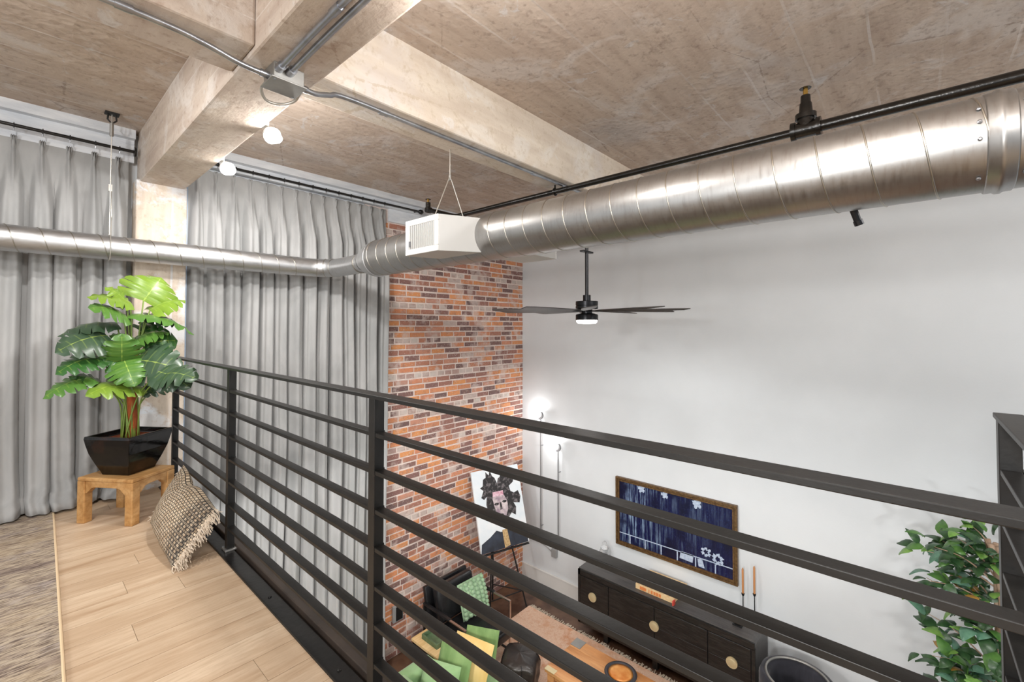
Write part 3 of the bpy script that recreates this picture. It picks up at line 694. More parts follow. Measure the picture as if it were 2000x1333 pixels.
PC = Vector((.552, 4.045, .302)); PM = Matrix.Translation(PC) @ Matrix.Rotation(R(36), 4, 'Z')
po = thing('potted_monstera', 'leafy green monstera plant in a square glazed black pot', 'plant', tuple(PC))
lev = [(.0, .098), (.02, .104), (.08, .126), (.15, .148), (.21, .160), (.25, .166), (.268, .164)]
mb = MB(); vs = []; fs = []
prof = lev + [(.268, .150), (.24, .148), (.22, .140)]
for zz, hw in prof:
    for sx, sy in ((-1, -1), (1, -1), (1, 1), (-1, 1)): vs.append(PM @ Vector((sx * hw, sy * hw, zz)))
for i in range(len(prof) - 1):
    for k in range(4): fs.append((i * 4 + k, i * 4 + (k + 1) % 4, (i + 1) * 4 + (k + 1) % 4, (i + 1) * 4 + k))
fs += [(3, 2, 1, 0)]; mb.add(vs, fs); mb.build('pot', M['glaze'], po, bevel=.004)
MB().box(-.144, .144, -.144, .144, .16, .232, M=PM).build('soil', M['soil'], po)
Tb([(PC.x + .005, PC.y - .01, .50), (PC.x + .008, PC.y - .012, .62), (PC.x, PC.y - .005, .80), (PC.x + .01, PC.y, 1.05), (PC.x + .005, PC.y, 1.2)], [.037, .034, .033, .03, .022], 12).build('trunk', M['trunk'], po, smooth=True)
tones = [((126, 150, 52), (96, 130, 42)), ((90, 126, 54), (62, 106, 42)), ((60, 102, 46), (40, 82, 36)), ((74, 94, 70), (42, 66, 46))]
LM = []
for i, (c1, c2) in enumerate(tones):
    m, g = new('monstera_leaf_%d' % i, .32, spec=.5)
    at = g.n('Attribute', attribute_name='rnd').outputs['Fac']; n_ = g.noise(g.vec('pos'), 14, 4)
    col = g.mix(n_, C3(*c1), C3(*c2)); col = g.mix(g.ramp(at, [(.0, (0, 0, 0, 1)), (.8, (0, 0, 0, 1)), (.97, (.55, .55, .55, 1))]), col, C3(176, 196, 92))
    g.L.new(col, g.p.inputs['Base Color']); g.p.inputs['Subsurface Weight'].default_value = 0.0
    LM.append(m)
def leaf(base, tip, wd, face, nlobe=7, seed=0):
    """monstera blade: heart outline cut into lobes by slots from the margin"""
    b, t = Vector(base), Vector(tip); d = t - b; L = d.length; d.normalize()
    tocam = (Vector((0, 0, 1.3)) - b).normalized()
    n = Vector((0, 0, 1)) * (1 - face) + tocam * face; n = (n - d * n.dot(d)).normalized(); s = d.cross(n)
    rnd = random.Random(seed); mb = MB()
    def hw(u):  # half width of the heart outline
        return wd * .5 * (math.sin(math.pi * min(1, (u + .16) / 1.16) ** .75) ** .75) if u < 1 else 0
    def pt(u, w_, sd):
        x = hw(max(0, min(.999, u))) * w_
        back = -.16 * L * w_ * max(0, 1 - u * 3)
        lift = .10 * L * math.sin(math.pi * min(1, max(0, u))) - .30 * x * w_ - .10 * L * u * u + .012 * math.sin(u * 25) * w_
        return b + d * (u * L + back + .10 * L * w_ * (1 - u)) + s * (sd * x) + n * lift
    for sd in (-1, 1):
        for k in range(nlobe):
            u0, u1 = k / nlobe, (k + 1) / nlobe; gap = .028 * rnd.uniform(.5, 1.3) if k else 0; gap1 = .028 * rnd.uniform(.5, 1.3) if k < nlobe - 1 else 0
            ws = [0, .04, .3, .5, .64, .85, 1.0]; vs = []; am = []
            for w_ in ws:
                o_ = max(0, (w_ - .5) / .5)
                for q, uu in enumerate((u0 + gap * o_, (u0 + u1) / 2, u1 - gap1 * o_)):
                    cut = .96 if (w_ == 1.0 and q != 1) else 1
                    vs.append(pt(uu, w_ * cut, sd)); am.append(1.0 if w_ == 0 else (.86 if q == 1 and w_ < .6 else .5))
            n0 = len(mb.v); fs = []
            for i in range(len(ws) - 1):
                for q in range(2): fs.append((i * 3 + q, i * 3 + q + 1, i * 3 + 4 + q, i * 3 + 3 + q))
            mb.add(vs, fs); mb.a[n0:] = am
    return mb
LEAVES = [((0.616, 4.07, 1.482), (0.723, 4.1, 1.665), 0.34, 0.9, 0), ((0.651, 4.058, 1.417), (0.855, 4.07, 1.516), 0.24, 0.25, 0), ((0.54, 4.03, 1.467), (0.323, 4.0, 1.514), 0.24, 0.25, 0), ((0.521, 4.03, 1.455), (0.416, 4.0, 1.57), 0.14, 0.4, 0), ((0.504, 3.99, 1.384), (0.328, 3.9, 1.434), 0.26, 0.35, 1), ((0.628, 4.07, 1.38), (0.832, 4.1, 1.335), 0.22, 0.3, 3), ((0.547, 4.01, 1.385), (0.905, 3.95, 1.273), 0.2, 0.15, 1), ((0.475, 4.07, 1.321), (0.186, 4.1, 1.264), 0.22, 0.2, 3), ((0.416, 4.002, 1.242), (0.173, 3.93, 1.155), 0.26, 0.5, 3), ((0.622, 4.03, 1.177), (0.804, 4.0, 1.203), 0.28, 0.7, 2), ((0.568, 4.05, 1.221), (0.437, 4.05, 1.251), 0.22, 0.2, 1), ((0.571, 4.03, 1.214), (0.752, 4.0, 1.274), 0.2, 0.25, 1), ((0.493, 3.97, 1.058), (0.475, 3.85, 1.24), 0.22, 0.95, 1), ((0.503, 3.95, 1.069), (0.535, 3.8, 0.918), 0.22, 0.95, 1), ((0.573, 3.97, 1.068), (0.76, 3.72, 1.02), 0.3, 0.8, 3), ((0.378, 4.002, 1.097), (0.175, 3.93, 1.023), 0.2, 0.35, 2), ((0.341, 4.01, 0.965), (0.122, 3.95, 0.879), 0.17, 0.3, 1), ((0.576, 3.978, 0.905), (0.312, 3.87, 0.888), 0.24, 0.35, 0), ((0.66, 3.70, 0.975), (0.782, 3.42, 0.985), 0.2, 0.6, 3), ((0.754, 4.018, 0.914), (0.598, 3.97, 0.826), 0.18, 0.4, 3), ((0.65, 3.72, 1.0), (0.775, 3.523, 0.912), 0.2, 0.7, 3), ((0.544, 4.01, 1.011), (0.408, 3.95, 1.091), 0.2, 0.6, 2), ((0.397, 4.038, 0.924), (0.249, 4.02, 0.995), 0.17, 0.3, 2), ((0.607, 4.09, 1.264), (0.773, 4.15, 1.292), 0.22, 0.5, 2), ((0.405, 4.07, 1.086), (0.3, 4.1, 1.131), 0.2, 0.3, 2), ((0.568, 4.042, 0.954), (0.416, 4.03, 0.933), 0.22, 0.4, 2), ((0.633, 4.058, 1.111), (0.767, 4.07, 1.104), 0.24, 0.6, 2)]
for i, (b, t, wd, fc, tone) in enumerate(LEAVES):
    lf = leaf(b, t, wd * 1.12, fc, 5, i).build('leaf', LM[tone], po, smooth=True)
    ang = i * 2.4; root = Vector((PC.x + .05 * math.cos(ang), PC.y + .05 * math.sin(ang), .53)); bb_ = Vector(b)
    mid = root.lerp(bb_, .55); mid.x += (PC.x - mid.x) * .45; mid.y += (PC.y - mid.y) * .45; mid.z += .03
    Tb(smooth_path([root, mid, bb_], 5), .0045, 6).build('stem', M['stem'], po, smooth=True)

# woven lumbar cushion leaning on the railing
m, g = new('woven_jute', .9, spec=.1)
uvn = g.n('UVMap'); mp = g.n('Mapping', i_Scale=(46, 24, 1)); g.L.new(uvn.outputs[0], mp.inputs[0])
br = g.n('TexBrick', i_Scale=1.0, i_Mortar_Size=.10, i_Brick_Width=1.0, i_Row_Height=1.0, i_Bias=-.1); br.offset = .5; g.L.new(mp.outputs[0], br.inputs['Vector'])
br.inputs['Color1'].default_value = C3(230, 212, 186); br.inputs['Color2'].default_value = C3(190, 162, 130); br.inputs['Mortar'].default_value = C3(40, 36, 36)
n_ = g.noise(g.vec('UV', (6, 6, 1)), 8, 3); sep = g.n('SeparateXYZ'); g.L.new(uvn.outputs[0], sep.inputs[0])
chk = g.n('TexChecker', i_Scale=1.0); g.L.new(mp.outputs[0], chk.inputs[0])
col = g.mix(g.math('MULTIPLY', chk.outputs['Fac'], .55), br.outputs[0], C3(44, 42, 44))
edge = g.ramp(sep.outputs[0], [(0, (1, 1, 1, 1)), (.16, (1, 1, 1, 1)), (.24, (0, 0, 0, 1))])
col = g.mix(g.math('MULTIPLY', edge, .0), col, C3(40, 40, 44))
fr = g.math('FRACT', g.math('MULTIPLY', sep.outputs[0], 22.0)); dk = g.math('MULTIPLY', edge, g.math('GREATER_THAN', fr, .35))
col = g.mix(g.math('MULTIPLY', dk, .62), col, C3(34, 36, 42))
g.L.new(col, g.p.inputs['Base Color']); g.bump(br.outputs['Fac'], -.9, .01); M['jute'] = m
M['fringe'] = mat('cream_fringe', C3(226, 212, 194), .9, 0, C3(200, 182, 160), 60)
cu = thing('cushion', 'woven black and cream lumbar cushion with fringe leaning on the railing', 'cushion', (.69, 3.3, 0))
A_, B_, C_, D_ = Vector((.585, 2.94, .012)), Vector((.792, 2.98, .255)), Vector((.79, 3.70, .36)), Vector((.60, 3.62, .055))
nrm = (B_ - A_).cross(D_ - A_).normalized()
def cush(u, v_, sgn):
    p = A_.lerp(D_, u).lerp(B_.lerp(C_, u), v_); e = (max(0, math.sin(math.pi * u)) ** .45) * (max(0, math.sin(math.pi * v_)) ** .45)
    pinch = .05 * (1 - math.sin(math.pi * v_)) * math.sin(math.pi * u)
    dent = .03 * math.exp(-((u - .62) / .12) ** 2) * v_
    ins = .055 * math.sin(math.pi * v_) * (1 - abs(2 * u - 1)) ** 0 * (2 * u - 1)
    p = p - (D_ - A_).normalized() * ins * .4 - (B_ - A_).normalized() * dent
    return p + nrm * sgn * (.085 * e - .0 * pinch) + Vector((0, 0, .0))
mb = MB(); mb.grid(lambda u, v_: cush(u, v_, 1), 24, 16); nn = len(mb.v); mb.grid(lambda u, v_: cush(u, v_, -1), 24, 16, True)
cz = min(v_[2] for v_ in mb.v); 
mb.v = [(x - max(0, .0), y_, max(z_, .004)) for x, y_, z_ in mb.v]
co = mb.build('cover', M['jute'], cu, smooth=True)
uvl = co.data.uv_layers.new(name='UVMap')
for lp_ in co.data.loops:
    k = lp_.vertex_index % nn; uvl.data[lp_.index].uv = ((k % 25) / 24, (k // 25) / 16)
fm = MB(); rf = random.Random(3)
for i in range(150):
    v_ = rf.random(); p = A_.lerp(B_, v_) + (D_ - A_).normalized() * .015
    e = Vector((rf.uniform(-.01, .03), -rf.uniform(.03, .075), -rf.uniform(.0, .05))); 
    q = p + e; q.z = max(q.z, .004); q2 = p + e * .5 + Vector((rf.uniform(-.012, .012), 0, rf.uniform(-.005, .012))); q2.z = max(q2.z, .006); p.z = max(p.z, .008)
    fm.tube([p, q2, q], [.0035, .003, .0015], 4, cap=False)
fm.build('fringe', M['fringe'], cu)['kind'] = 'stuff'
fm = MB()
for i in range(60):
    v_ = rf.random(); p = D_.lerp(C_, v_); e = Vector((rf.uniform(-.02, .02), rf.uniform(.02, .05), -rf.uniform(.0, .05))); q = p + e; q.z = max(q.z, .004)
    fm.tube([p, q], [.003, .0015], 4, cap=False)
fm.build('fringe', M['fringe'], cu)['kind'] = 'stuff'

# ------------------------------------------------------------------ lower room
m, g = new('peach_rug', .95, spec=.1)
a = g.noise(g.vec('pos'), 5, 6, .7); f_ = g.noise(g.vec('pos', (1, 1, 1)), 60, 4, .7)
col = g.ramp(a, [(.35, C3(226, 178, 146)), (.5, C3(238, 206, 182)), (.68, C3(218, 160, 124))]); col = g.mix(g.ramp(f_, [(.3, (.5, .5, .5, 1)), (.5, (0, 0, 0, 1))]), col, C3(190, 124, 92))
g.L.new(col, g.p.inputs['Base Color']); g.bump(f_, .8, .01); M['peach'] = m
rg = thing('rug', 'shaggy peach rug on the dark floor below the railing', 'rug', (3.6, 2.2, ZF))
B(2.3, 4.95, .2, 4.10, ZF + .001, ZF + .014).build('pile', M['peach'], rg)
fm = MB(); rf = random.Random(5)
for i in range(420):
    yy = rf.uniform(.3, 4.1); fm.tube([(4.95, yy, ZF + .01), (4.95 + rf.uniform(.03, .07), yy + rf.uniform(-.02, .02), ZF + .006)], .004, 4, cap=False)
fm.build('fringe', M['fringe'], rg)['kind'] = 'stuff'

# console
CX0, CX1, CY0, CY1, CZ0, CZ1 = 4.965, 5.475, 1.20, 3.285, ZF + .14, -1.85
cs = thing('sideboard', 'long black wooden sideboard with round brass pulls against the white wall', 'sideboard', ((CX0 + CX1) / 2, 2.24, ZF))
rad = .07
poly = [(CY0, CZ0), (CY1, CZ0), (CY1, CZ1)] + [(CY0 + rad - rad * math.sin(R(a)), CZ1 - rad + rad * math.cos(R(a))) for a in (0, 20, 45, 70, 90)]
mb = MB(); mb.prism(poly, 'x', CX0 + .02, CX1); mb.build('body', M['blacktop'], cs, bevel=.004)
fb = MB()
fb.box(CX0, CX0 + .022, CY0 + .005, CY1, CZ1 - .075, CZ1 - .012).box(CX0, CX0 + .022, CY0 + .005, CY1, CZ0, CZ0 + .03)
fb.box(CX0, CX0 + .022, CY1 - .03, CY1, CZ0, CZ1 - .012).box(CX0, CX0 + .022, CY0 + .0, CY0 + .03, CZ0, CZ1 - rad)
fb.build('face_frame', M['blackwood'], cs)
ds = [CY1 - .03, 2.84, 2.247, 1.655, CY0 + .035]
for k in range(4):
    dd = B(CX0 - .004, CX0 + .02, ds[k + 1] + .004, ds[k] - .004, CZ0 + .034, CZ1 - .08).build('door', M['blackwood'], cs, bevel=.006)
    MB().tube([(CX0 - .004, ds[k] - .01, CZ1 - .30), (CX0 - .004, ds[k + 1] + .01, CZ1 - .30)], .003, 6).build('groove_bead', M['iron'], dd)
for ky, lab in ((3.062, 0), (2.245, 0), (1.415, 0)):
    pd = Tb([(CX0 - .004, ky, -2.14), (CX0 - .018, ky, -2.14)], .055, 28).build('pull_plate', M['palebrass'], cs, smooth=True, auto=40)
    Tb([(CX0 - .018, ky, -2.14), (CX0 - .022, ky, -2.14)], [.04, .03], 20).build('pull_boss', M['palebrass'], pd, smooth=True, auto=40)
for yy in (CY0 + .12, CY1 - .4, 2.24):
    for xx in (CX0 + .06, CX1 - .12): B(xx, xx + .06, yy, yy + .06, ZF, CZ0).build('leg', M['blackwood'], cs)
# things on the sideboard
bk = thing('coffee_table_book', 'large flat cream book with an orange printed spine on the sideboard', 'book', (5.25, 2.27, CZ1))
B(5.06, 5.44, 2.05, 2.51, CZ1 + .001, CZ1 + .052).build('pages', M['paper'], bk)
B(5.045, 5.445, 2.045, 2.515, CZ1 + .052, CZ1 + .058).build('cover', M['paper'], bk)
sp_ = B(5.045, 5.056, 2.045, 2.515, CZ1 + .001, CZ1 + .052).build('spine', M['paper'], bk)
for i, (ya, yb, c_) in enumerate(((2.10, 2.19, 'paper'), (2.20, 2.225, 'orange'), (2.23, 2.26, 'orange'), (2.265, 2.29, 'orange'), (2.30, 2.325, 'orange'), (2.34, 2.35, 'orange'), (2.38, 2.46, 'orange'))):
    if c_ != 'paper': B(5.043, 5.0455, ya, yb, CZ1 + .008, CZ1 + .046).build('spine_print', M[c_], sp_)
B(5.0, 5.055, 2.035, 2.05, CZ1 + .001, CZ1 + .05).build('red_tab', M['red'], bk)
for lab, yy, hs_, hc in (('tan taper candle in a black holder nearer the picture', 1.425, .20, .28), ('taller tan taper candle in a black holder nearer the sideboard end', 1.31, .24, .30)):
    X_ = 5.42
    hd_ = thing('candlestick', lab, 'candle', (X_, yy, CZ1), 'candles on the sideboard')
    MB().lathe([(.035, 0), (.035, .006), (.006, .012), (.005, hs_ - .03), (.012, hs_ - .02), (.017, hs_), (.013, hs_ + .004)], (X_, yy, CZ1 + .001), 16).build('holder', M['blackmatte'], hd_, smooth=True, auto=50)
    MB().lathe([(.011, 0), (.0105, hc - .02), (.004, hc)], (X_, yy, CZ1 + hs_), 14).build('candle', M['candle'], hd_, smooth=True, auto=50)
gl = thing('glass_jar', 'clear lidded glass jar at the left end of the sideboard', 'jar', (5.36, 3.12, CZ1))
MB().lathe([(.05, .0), (.055, .004), (.07, .06), (.065, .13), (.05, .15), (.052, .158), (.048, .158), (.046, .148), (.06, .128), (.065, .06), (.05, .01)], (5.36, 3.12, CZ1 + .001), 28).build('jar', M['glass'], gl, smooth=True, auto=60)
MB().lathe([(.05, .0), (.05, .008), (.03, .03), (.012, .04), (.014, .05), (.026, .06), (.028, .075), (.018, .09), (.002, .096)], (5.36, 3.12, CZ1 + .16), 24).build('lid', M['glass'], gl, smooth=True, auto=60)
tag(MB().lathe([(.03, 0), (.045, .008), (.05, .02), (.035, .034), (.005, .04)], (5.40, 1.68, CZ1 + .001), 18, Matrix.Diagonal((.8, 1.3, 1))).build('stone_dish', M['white'], smooth=True), 'small white rounded stone beside the candles on the sideboard', 'ornament')
ob = thing('desk_ornament', 'small dark block on a stand at the sideboard front', 'ornament', (5.14, 1.40, CZ1))
B(5.11, 5.17, 1.36, 1.45, CZ1 + .001, CZ1 + .012).build('base', M['blackmatte'], ob); B(5.125, 5.155, 1.375, 1.435, CZ1 + .012, CZ1 + .05).build('block', M['ironpaint'], ob, bevel=.004)

# framed picture on the white wall
PYa, PYb, PZa, PZb = 1.49, 3.01, -1.625, -.728
pf = thing('framed_picture', 'wide deep-blue painting in a bronze frame on the white wall', 'picture', (WX, (PYa + PYb) / 2, PZa))
def frame_bar(p0, p1, q0, q1, xf0, xf1):
    return MB().add([(xf0, *p0), (xf0, *p1), (xf0, *q1), (xf0, *q0), (xf1, *p0), (xf1, *p1), (xf1, *q1), (xf1, *q0)], [(0, 1, 2, 3), (4, 7, 6, 5), (0, 4, 5, 1), (1, 5, 6, 2), (2, 6, 7, 3), (3, 7, 4, 0)])
oc = [(PYa, PZa), (PYb, PZa), (PYb, PZb), (PYa, PZb)]
def inset(d_): return [(PYa + d_, PZa + d_), (PYb - d_, PZa + d_), (PYb - d_, PZb - d_), (PYa + d_, PZb - d_)]
for (d0, d1, xf) in ((0, .022, WX - .045), (.022, .036, WX - .034), (.036, .052, WX - .04)):
    a_, b_ = inset(d0), inset(d1)
    for k in range(4): frame_bar(a_[k], a_[(k + 1) % 4], b_[k], b_[(k + 1) % 4], WX - .002, xf).build('frame_bar', M['bronze'], pf)
m, g = new('indigo_paint', .35, spec=.4)
v = g.vec('pos', (1, 26, 1.6)); a = g.noise(v, 1.6, 6, .65); b2 = g.noise(g.vec('pos', (1, 1, 1)), 3.2, 4, .6); f_ = g.noise(g.vec('pos', (1, 1.4, .7)), 60, 3, .6)
sep = g.n('SeparateXYZ'); g.L.new(g.vec('pos'), sep.inputs[0])
lft = g.ramp(g.math('DIVIDE', g.math('SUBTRACT', sep.outputs[1], PYa), PYb - PYa), [(.0, (.05, .05, .05, 1)), (.55, (.3, .3, .3, 1)), (.82, (1, 1, 1, 1)), (1, (.4, .4, .4, 1))])
msk = g.math('MULTIPLY', g.math('MULTIPLY', g.ramp(a, [(.46, (0, 0, 0, 1)), (.62, (1, 1, 1, 1))]), g.ramp(b2, [(.38, (0, 0, 0, 1)), (.6, (1, 1, 1, 1))])), lft)
col = g.mix(msk, C3(14, 16, 62), C3(150, 176, 206)); col = g.mix(g.ramp(f_, [(.56, (0, 0, 0, 1)), (.72, (.45, .45, .45, 1))]), col, C3(60, 84, 140))
col = g.mix(g.ramp(b2, [(.35, (.7, .7, .7, 1)), (.5, (0, 0, 0, 1))]), col, C3(14, 14, 34))
g.L.new(col, g.p.inputs['Base Color']); M['indigo'] = m
M['paleblue'] = mat('pale_blue_paint', C3(196, 208, 226), .5, 0, C3(160, 178, 206), 40)
cv = B(WX - .025, WX - .003, PYa + .05, PYb - .05, PZa + .05, PZb - .05).build('canvas', M['indigo'], pf)
def flat(poly, x, name, mt, par): return MB().prism(poly, 'x', x, x - .0012).build(name, mt, par)
xs = WX - .0255
rl_ = lambda u, w_: (PYb - .052 - u * (PYb - PYa - .104), PZa + .052 + w_ * (PZb - PZa - .104))   # u from left, w from bottom
flat([rl_(0, .145), rl_(1, .16), rl_(1, .145), rl_(0, .13)], xs, 'painted_rail', M['paleblue'], cv)
for u in (.10, .25, .40, .545, .70, .86): flat([rl_(u, .135), rl_(u + .01, .135), rl_(u + .01, .0), rl_(u, .0)], xs, 'painted_post', M['paleblue'], cv)
rf = random.Random(11)
def petals(u, w_, rr, n, ry=1.0):
    pts = []
    for k in range(n * 4):
        a = 2 * math.pi * k / (n * 4); q = rr * (1 if k % 4 else .62) * rf.uniform(.8, 1.1)
        uu, ww = u + q * math.cos(a) * .6, w_ + q * ry * math.sin(a); pts.append(rl_(uu, min(.995, ww)))
    return pts
for u, w_, rr in ((.22, .96, .06), (.44, .96, .055), (.72, .95, .07)): flat(petals(u, w_, rr, 5, 1.2), xs, 'painted_flower', M['paleblue'], cv)
for u, w_, rr in ((.79, .27, .085), (.885, .22, .095)): 
    f1 = flat(petals(u, w_, rr * .85, 6, 1.1), xs - .0005, 'painted_flower', M['paleblue'], cv)
    flat(petals(u, w_, rr * .4, 5, 1.1), xs - .0022, 'painted_center', M['indigo'], cv)
flat([rl_(.58, .16), rl_(.69, .16), rl_(.68, .04), rl_(.57, .05)], xs, 'painted_block', M['paleblue'], cv); flat([rl_(.72, .13), rl_(.76, .14), rl_(.78, .02), rl_(.73, .02)], xs, 'painted_block', M['paleblue'], cv)

# portrait canvas on an easel
phi, th_ = -.297, .314; bl0 = Vector((4.201, 4.30, -1.741)); cu_ = Vector((math.cos(phi), math.sin(phi), 0)); cn = Vector((-math.sin(phi), math.cos(phi), 0)); cv_ = cn * math.sin(th_) + Vector((0, 0, 1)) * math.cos(th_); co_ = cu_.cross(cv_)
CW, CH = .76, 1.05
def cp(u, w_, d_=0.0): return bl0 + cu_ * (u * CW) + cv_ * (w_ * CH) + co_ * d_
def slab(pts, d0, d1):
    n = len(pts); vs = [cp(u, w_, d0) for u, w_ in pts] + [cp(u, w_, d1) for u, w_ in pts]
    return MB().add(vs, [tuple(range(n)), tuple(range(2 * n - 1, n - 1, -1))] + [(i, i + n, (i + 1) % n + n, (i + 1) % n) for i in range(n)])
pa = thing('portrait_painting', 'white canvas painting of a dark-haired figure in a suit on the easel', 'painting', tuple(bl0))
M['cwhite'] = mat('canvas_white', C3(232, 234, 236), .7, 0, C3(218, 226, 232), 5)
M['inkhair'] = mat('ink_hair', C3(36, 33, 34), .6, 0, C3(118, 110, 112), 26, .6, 60, detail=6, lo=.5, hi=.68)
M['facepaint'] = mat('mixed_skin_paint', C3(212, 198, 198), .6, 0, C3(150, 128, 140), 16, detail=6)
M['suit'] = mat('slate_paint', C3(52, 58, 72), .6, 0, C3(34, 36, 44), 9)
M['tie'] = mat('tan_paint', C3(206, 176, 128), .6, 0, C3(166, 132, 86), 50)
slab([(0, 0), (1, 0), (1, 1), (0, 1)], -.03, 0).build('canvas', M['cwhite'], pa)
def blob(cx, cy, rx, ry, n, jag, seed):
    r_ = random.Random(seed); return [(cx + rx * math.cos(a) * (1 + jag * r_.uniform(-1, 1)), cy + ry * math.sin(a) * (1 + jag * r_.uniform(-1, 1))) for a in [2 * math.pi * k / n for k in range(n)]]
slab([(.0, 0), (.98, 0), (.98, .13), (.80, .22), (.66, .26), (.40, .25), (.22, .17), (.03, .11)], .0005, .0015).build('painted_suit', M['suit'], pa)
slab([(.32, .24), (.48, .34), (.64, .32), (.66, .26), (.56, .2), (.44, .2)], .0015, .0025).build('painted_collar', M['cwhite'], pa)
slab([(.47, .22), (.57, .22), (.60, .02), (.48, .0)], .0025, .0035).build('painted_tie', M['tie'], pa)
hp = [(.24, .50), (.18, .40), (.27, .38), (.30, .44), (.34, .34), (.38, .44), (.45, .33), (.60, .32), (.72, .40), (.80, .36), (.83, .46), (.79, .52), (.92, .50), (.96, .58), (.92, .66), (.83, .64), (.76, .67), (.74, .74), (.84, .78), (.88, .86), (.82, .93), (.74, .92), (.70, .97), (.66, .93), (.60, .96), (.58, .88), (.53, .86), (.50, .80), (.46, .88), (.42, .90), (.38, .98), (.35, .92), (.29, .97), (.28, .90), (.22, .88), (.20, .80), (.14, .78), (.20, .74), (.14, .66), (.19, .63), (.25, .66), (.22, .56)]
slab(hp, .0005, .002).build('painted_hair', M['inkhair'], pa)
slab([(.36, .62), (.38, .68), (.58, .68), (.66, .56), (.66, .46), (.60, .38), (.50, .36), (.42, .42), (.38, .52)], .002, .003).build('painted_face', M['facepaint'], pa)
slab([(.37, .64), (.38, .70), (.60, .70), (.60, .64)], .003, .004).build('painted_band', mat('pink_print', C3(224, 196, 206), .6, 0, C3(196, 130, 150), 22), pa)
for e in ((.40, .545, .06), (.57, .56, .06)): slab(blob(e[0] + .03, e[1], .05, .016, 10, .1, 4), .004, .005).build('painted_eye', M['inkhair'], pa)
slab(blob(.50, .405, .05, .013, 10, .1, 6), .004, .005).build('painted_mouth', M['inkhair'], pa)
slab([(.50, .56), (.53, .56), (.54, .47), (.49, .465)], .004, .005).build('painted_nose', M['inkhair'], pa)
es = thing('easel', 'thin black metal easel holding the portrait beside the brick wall', 'easel', (4.6, 4.15, ZF))
top = cp(.5, .95, -.05); lw = cp(.5, -.03, -.02)
Lf, Rf, Bf = Vector((4.36, 4.30, ZF)), Vector((4.92, 4.12, ZF)), Vector((4.72, 4.60, ZF))
for f_ in (Lf, Rf, Bf): Tb([f_, top], .011, 8).build('leg', M['blackmatte'], es)
Tb([cp(-.0, -.025, -.03), cp(1.0, -.025, -.03)], .012, 8).build('ledge', M['blackmatte'], es); Tb([cp(0.02, -.025, .012), cp(.98, -.025, .012)], .008, 8).build('ledge_lip', M['blackmatte'], es)
for u in (.1, .9): Tb([cp(u, -.025, -.03), cp(u, -.025, .012)], .008, 8).build('ledge_bracket', M['blackmatte'], es)
Tb([Lf.lerp(top, .12), Rf.lerp(top, .12)], .008, 8).build('crossbar', M['blackmatte'], es); Tb([Rf.lerp(top, .12), Bf.lerp(top, .12)], .008, 8).build('crossbar', M['blackmatte'], es)

# wall lamps on rods
M['softglow'] = mat('lamp_disc_glow', C3(255, 250, 244), .5, emit=(1, .97, .94, 1), es=1.1)
M['lampgrey'] = mat('satin_nickel', C3(128, 128, 130), .4, .5)
for lab, yy, zz, zb in (('taller pole lamp with glowing crescent head in the wall corner', 4.278, -.069, -1.95), ('shorter pole lamp with glowing crescent head nearer the picture', 3.95, -.50, -2.02)):
    t = thing('wall_lamp', lab, 'lamp', (WX - .06, yy, zb), 'crescent pole lamps on the white wall')
    Tb([(WX - .06, yy, zb), (WX - .06, yy, zz - .06)], .0085, 10).build('pole', M['lampgrey'], t)
    for q in (.1, .75): Tb([(WX - .06, yy, zb + (zz - zb) * q), (WX, yy, zb + (zz - zb) * q)], .006, 8).build('wall_clip', M['lampgrey'], t)
    cr = []
    for k in range(13): a = R(-80 + 160 * k / 12 - 20); cr.append((yy - .062 * math.cos(a), zz + .062 * math.sin(a)))
    for k in range(13): a = R(80 - 160 * k / 12 - 20); cr.append((yy + .012 - .046 * math.cos(a), zz + .012 + .046 * math.sin(a)))
    MB().prism(cr, 'x', WX - .10, WX - .07).build('crescent_head', M['lampgrey'], t)
    Tb([(WX - .085, yy + .012, zz + .006), (WX - .05, yy + .012, zz + .006)], .044, 24).build('bulb', M['softglow'], t, smooth=True)
    lamp('wall_lamp_light', 'POINT', (WX - .13, yy + .06, zz + .02), 2.8, .03, WL)
bx_ = thing('outlet_box', 'grey outlet box with cords low on the white wall', 'outlet', (WX, 4.04, -2.1))
B(WX - .05, WX, 4.0, 4.09, -2.17, -2.05).build('box', M['greyplastic'], bx_, bevel=.005)
Tb(smooth_path([(WX - .03, 4.08, -2.12), (WX - .02, 4.3, -2.03), (WX - .02, 4.5, -1.98), (WX - .03, 4.66, -1.96)], 6), .004, 6).build('cord', M['greyplastic'], bx_)
Tb(smooth_path([(WX - .03, 4.08, -2.10), (WX - .02, 4.25, -2.06), (WX - .02, 4.45, -2.04), (WX - .03, 4.66, -2.08)], 6), .004, 6).build('cord', M['greyplastic'], bx_)
wc = thing('wall_control', 'small black control box on the brick wall beside the curtain', 'control box', (3.16, BY - .02, -2.15))
B(3.08, 3.22, BY - .05, BY - .015, -2.25, -2.06).build('box', M['greyplastic'], wc, bevel=.004); B(3.115, 3.205, BY - .056, BY - .05, -2.235, -2.075).build('screen', M['blackmatte'], wc)

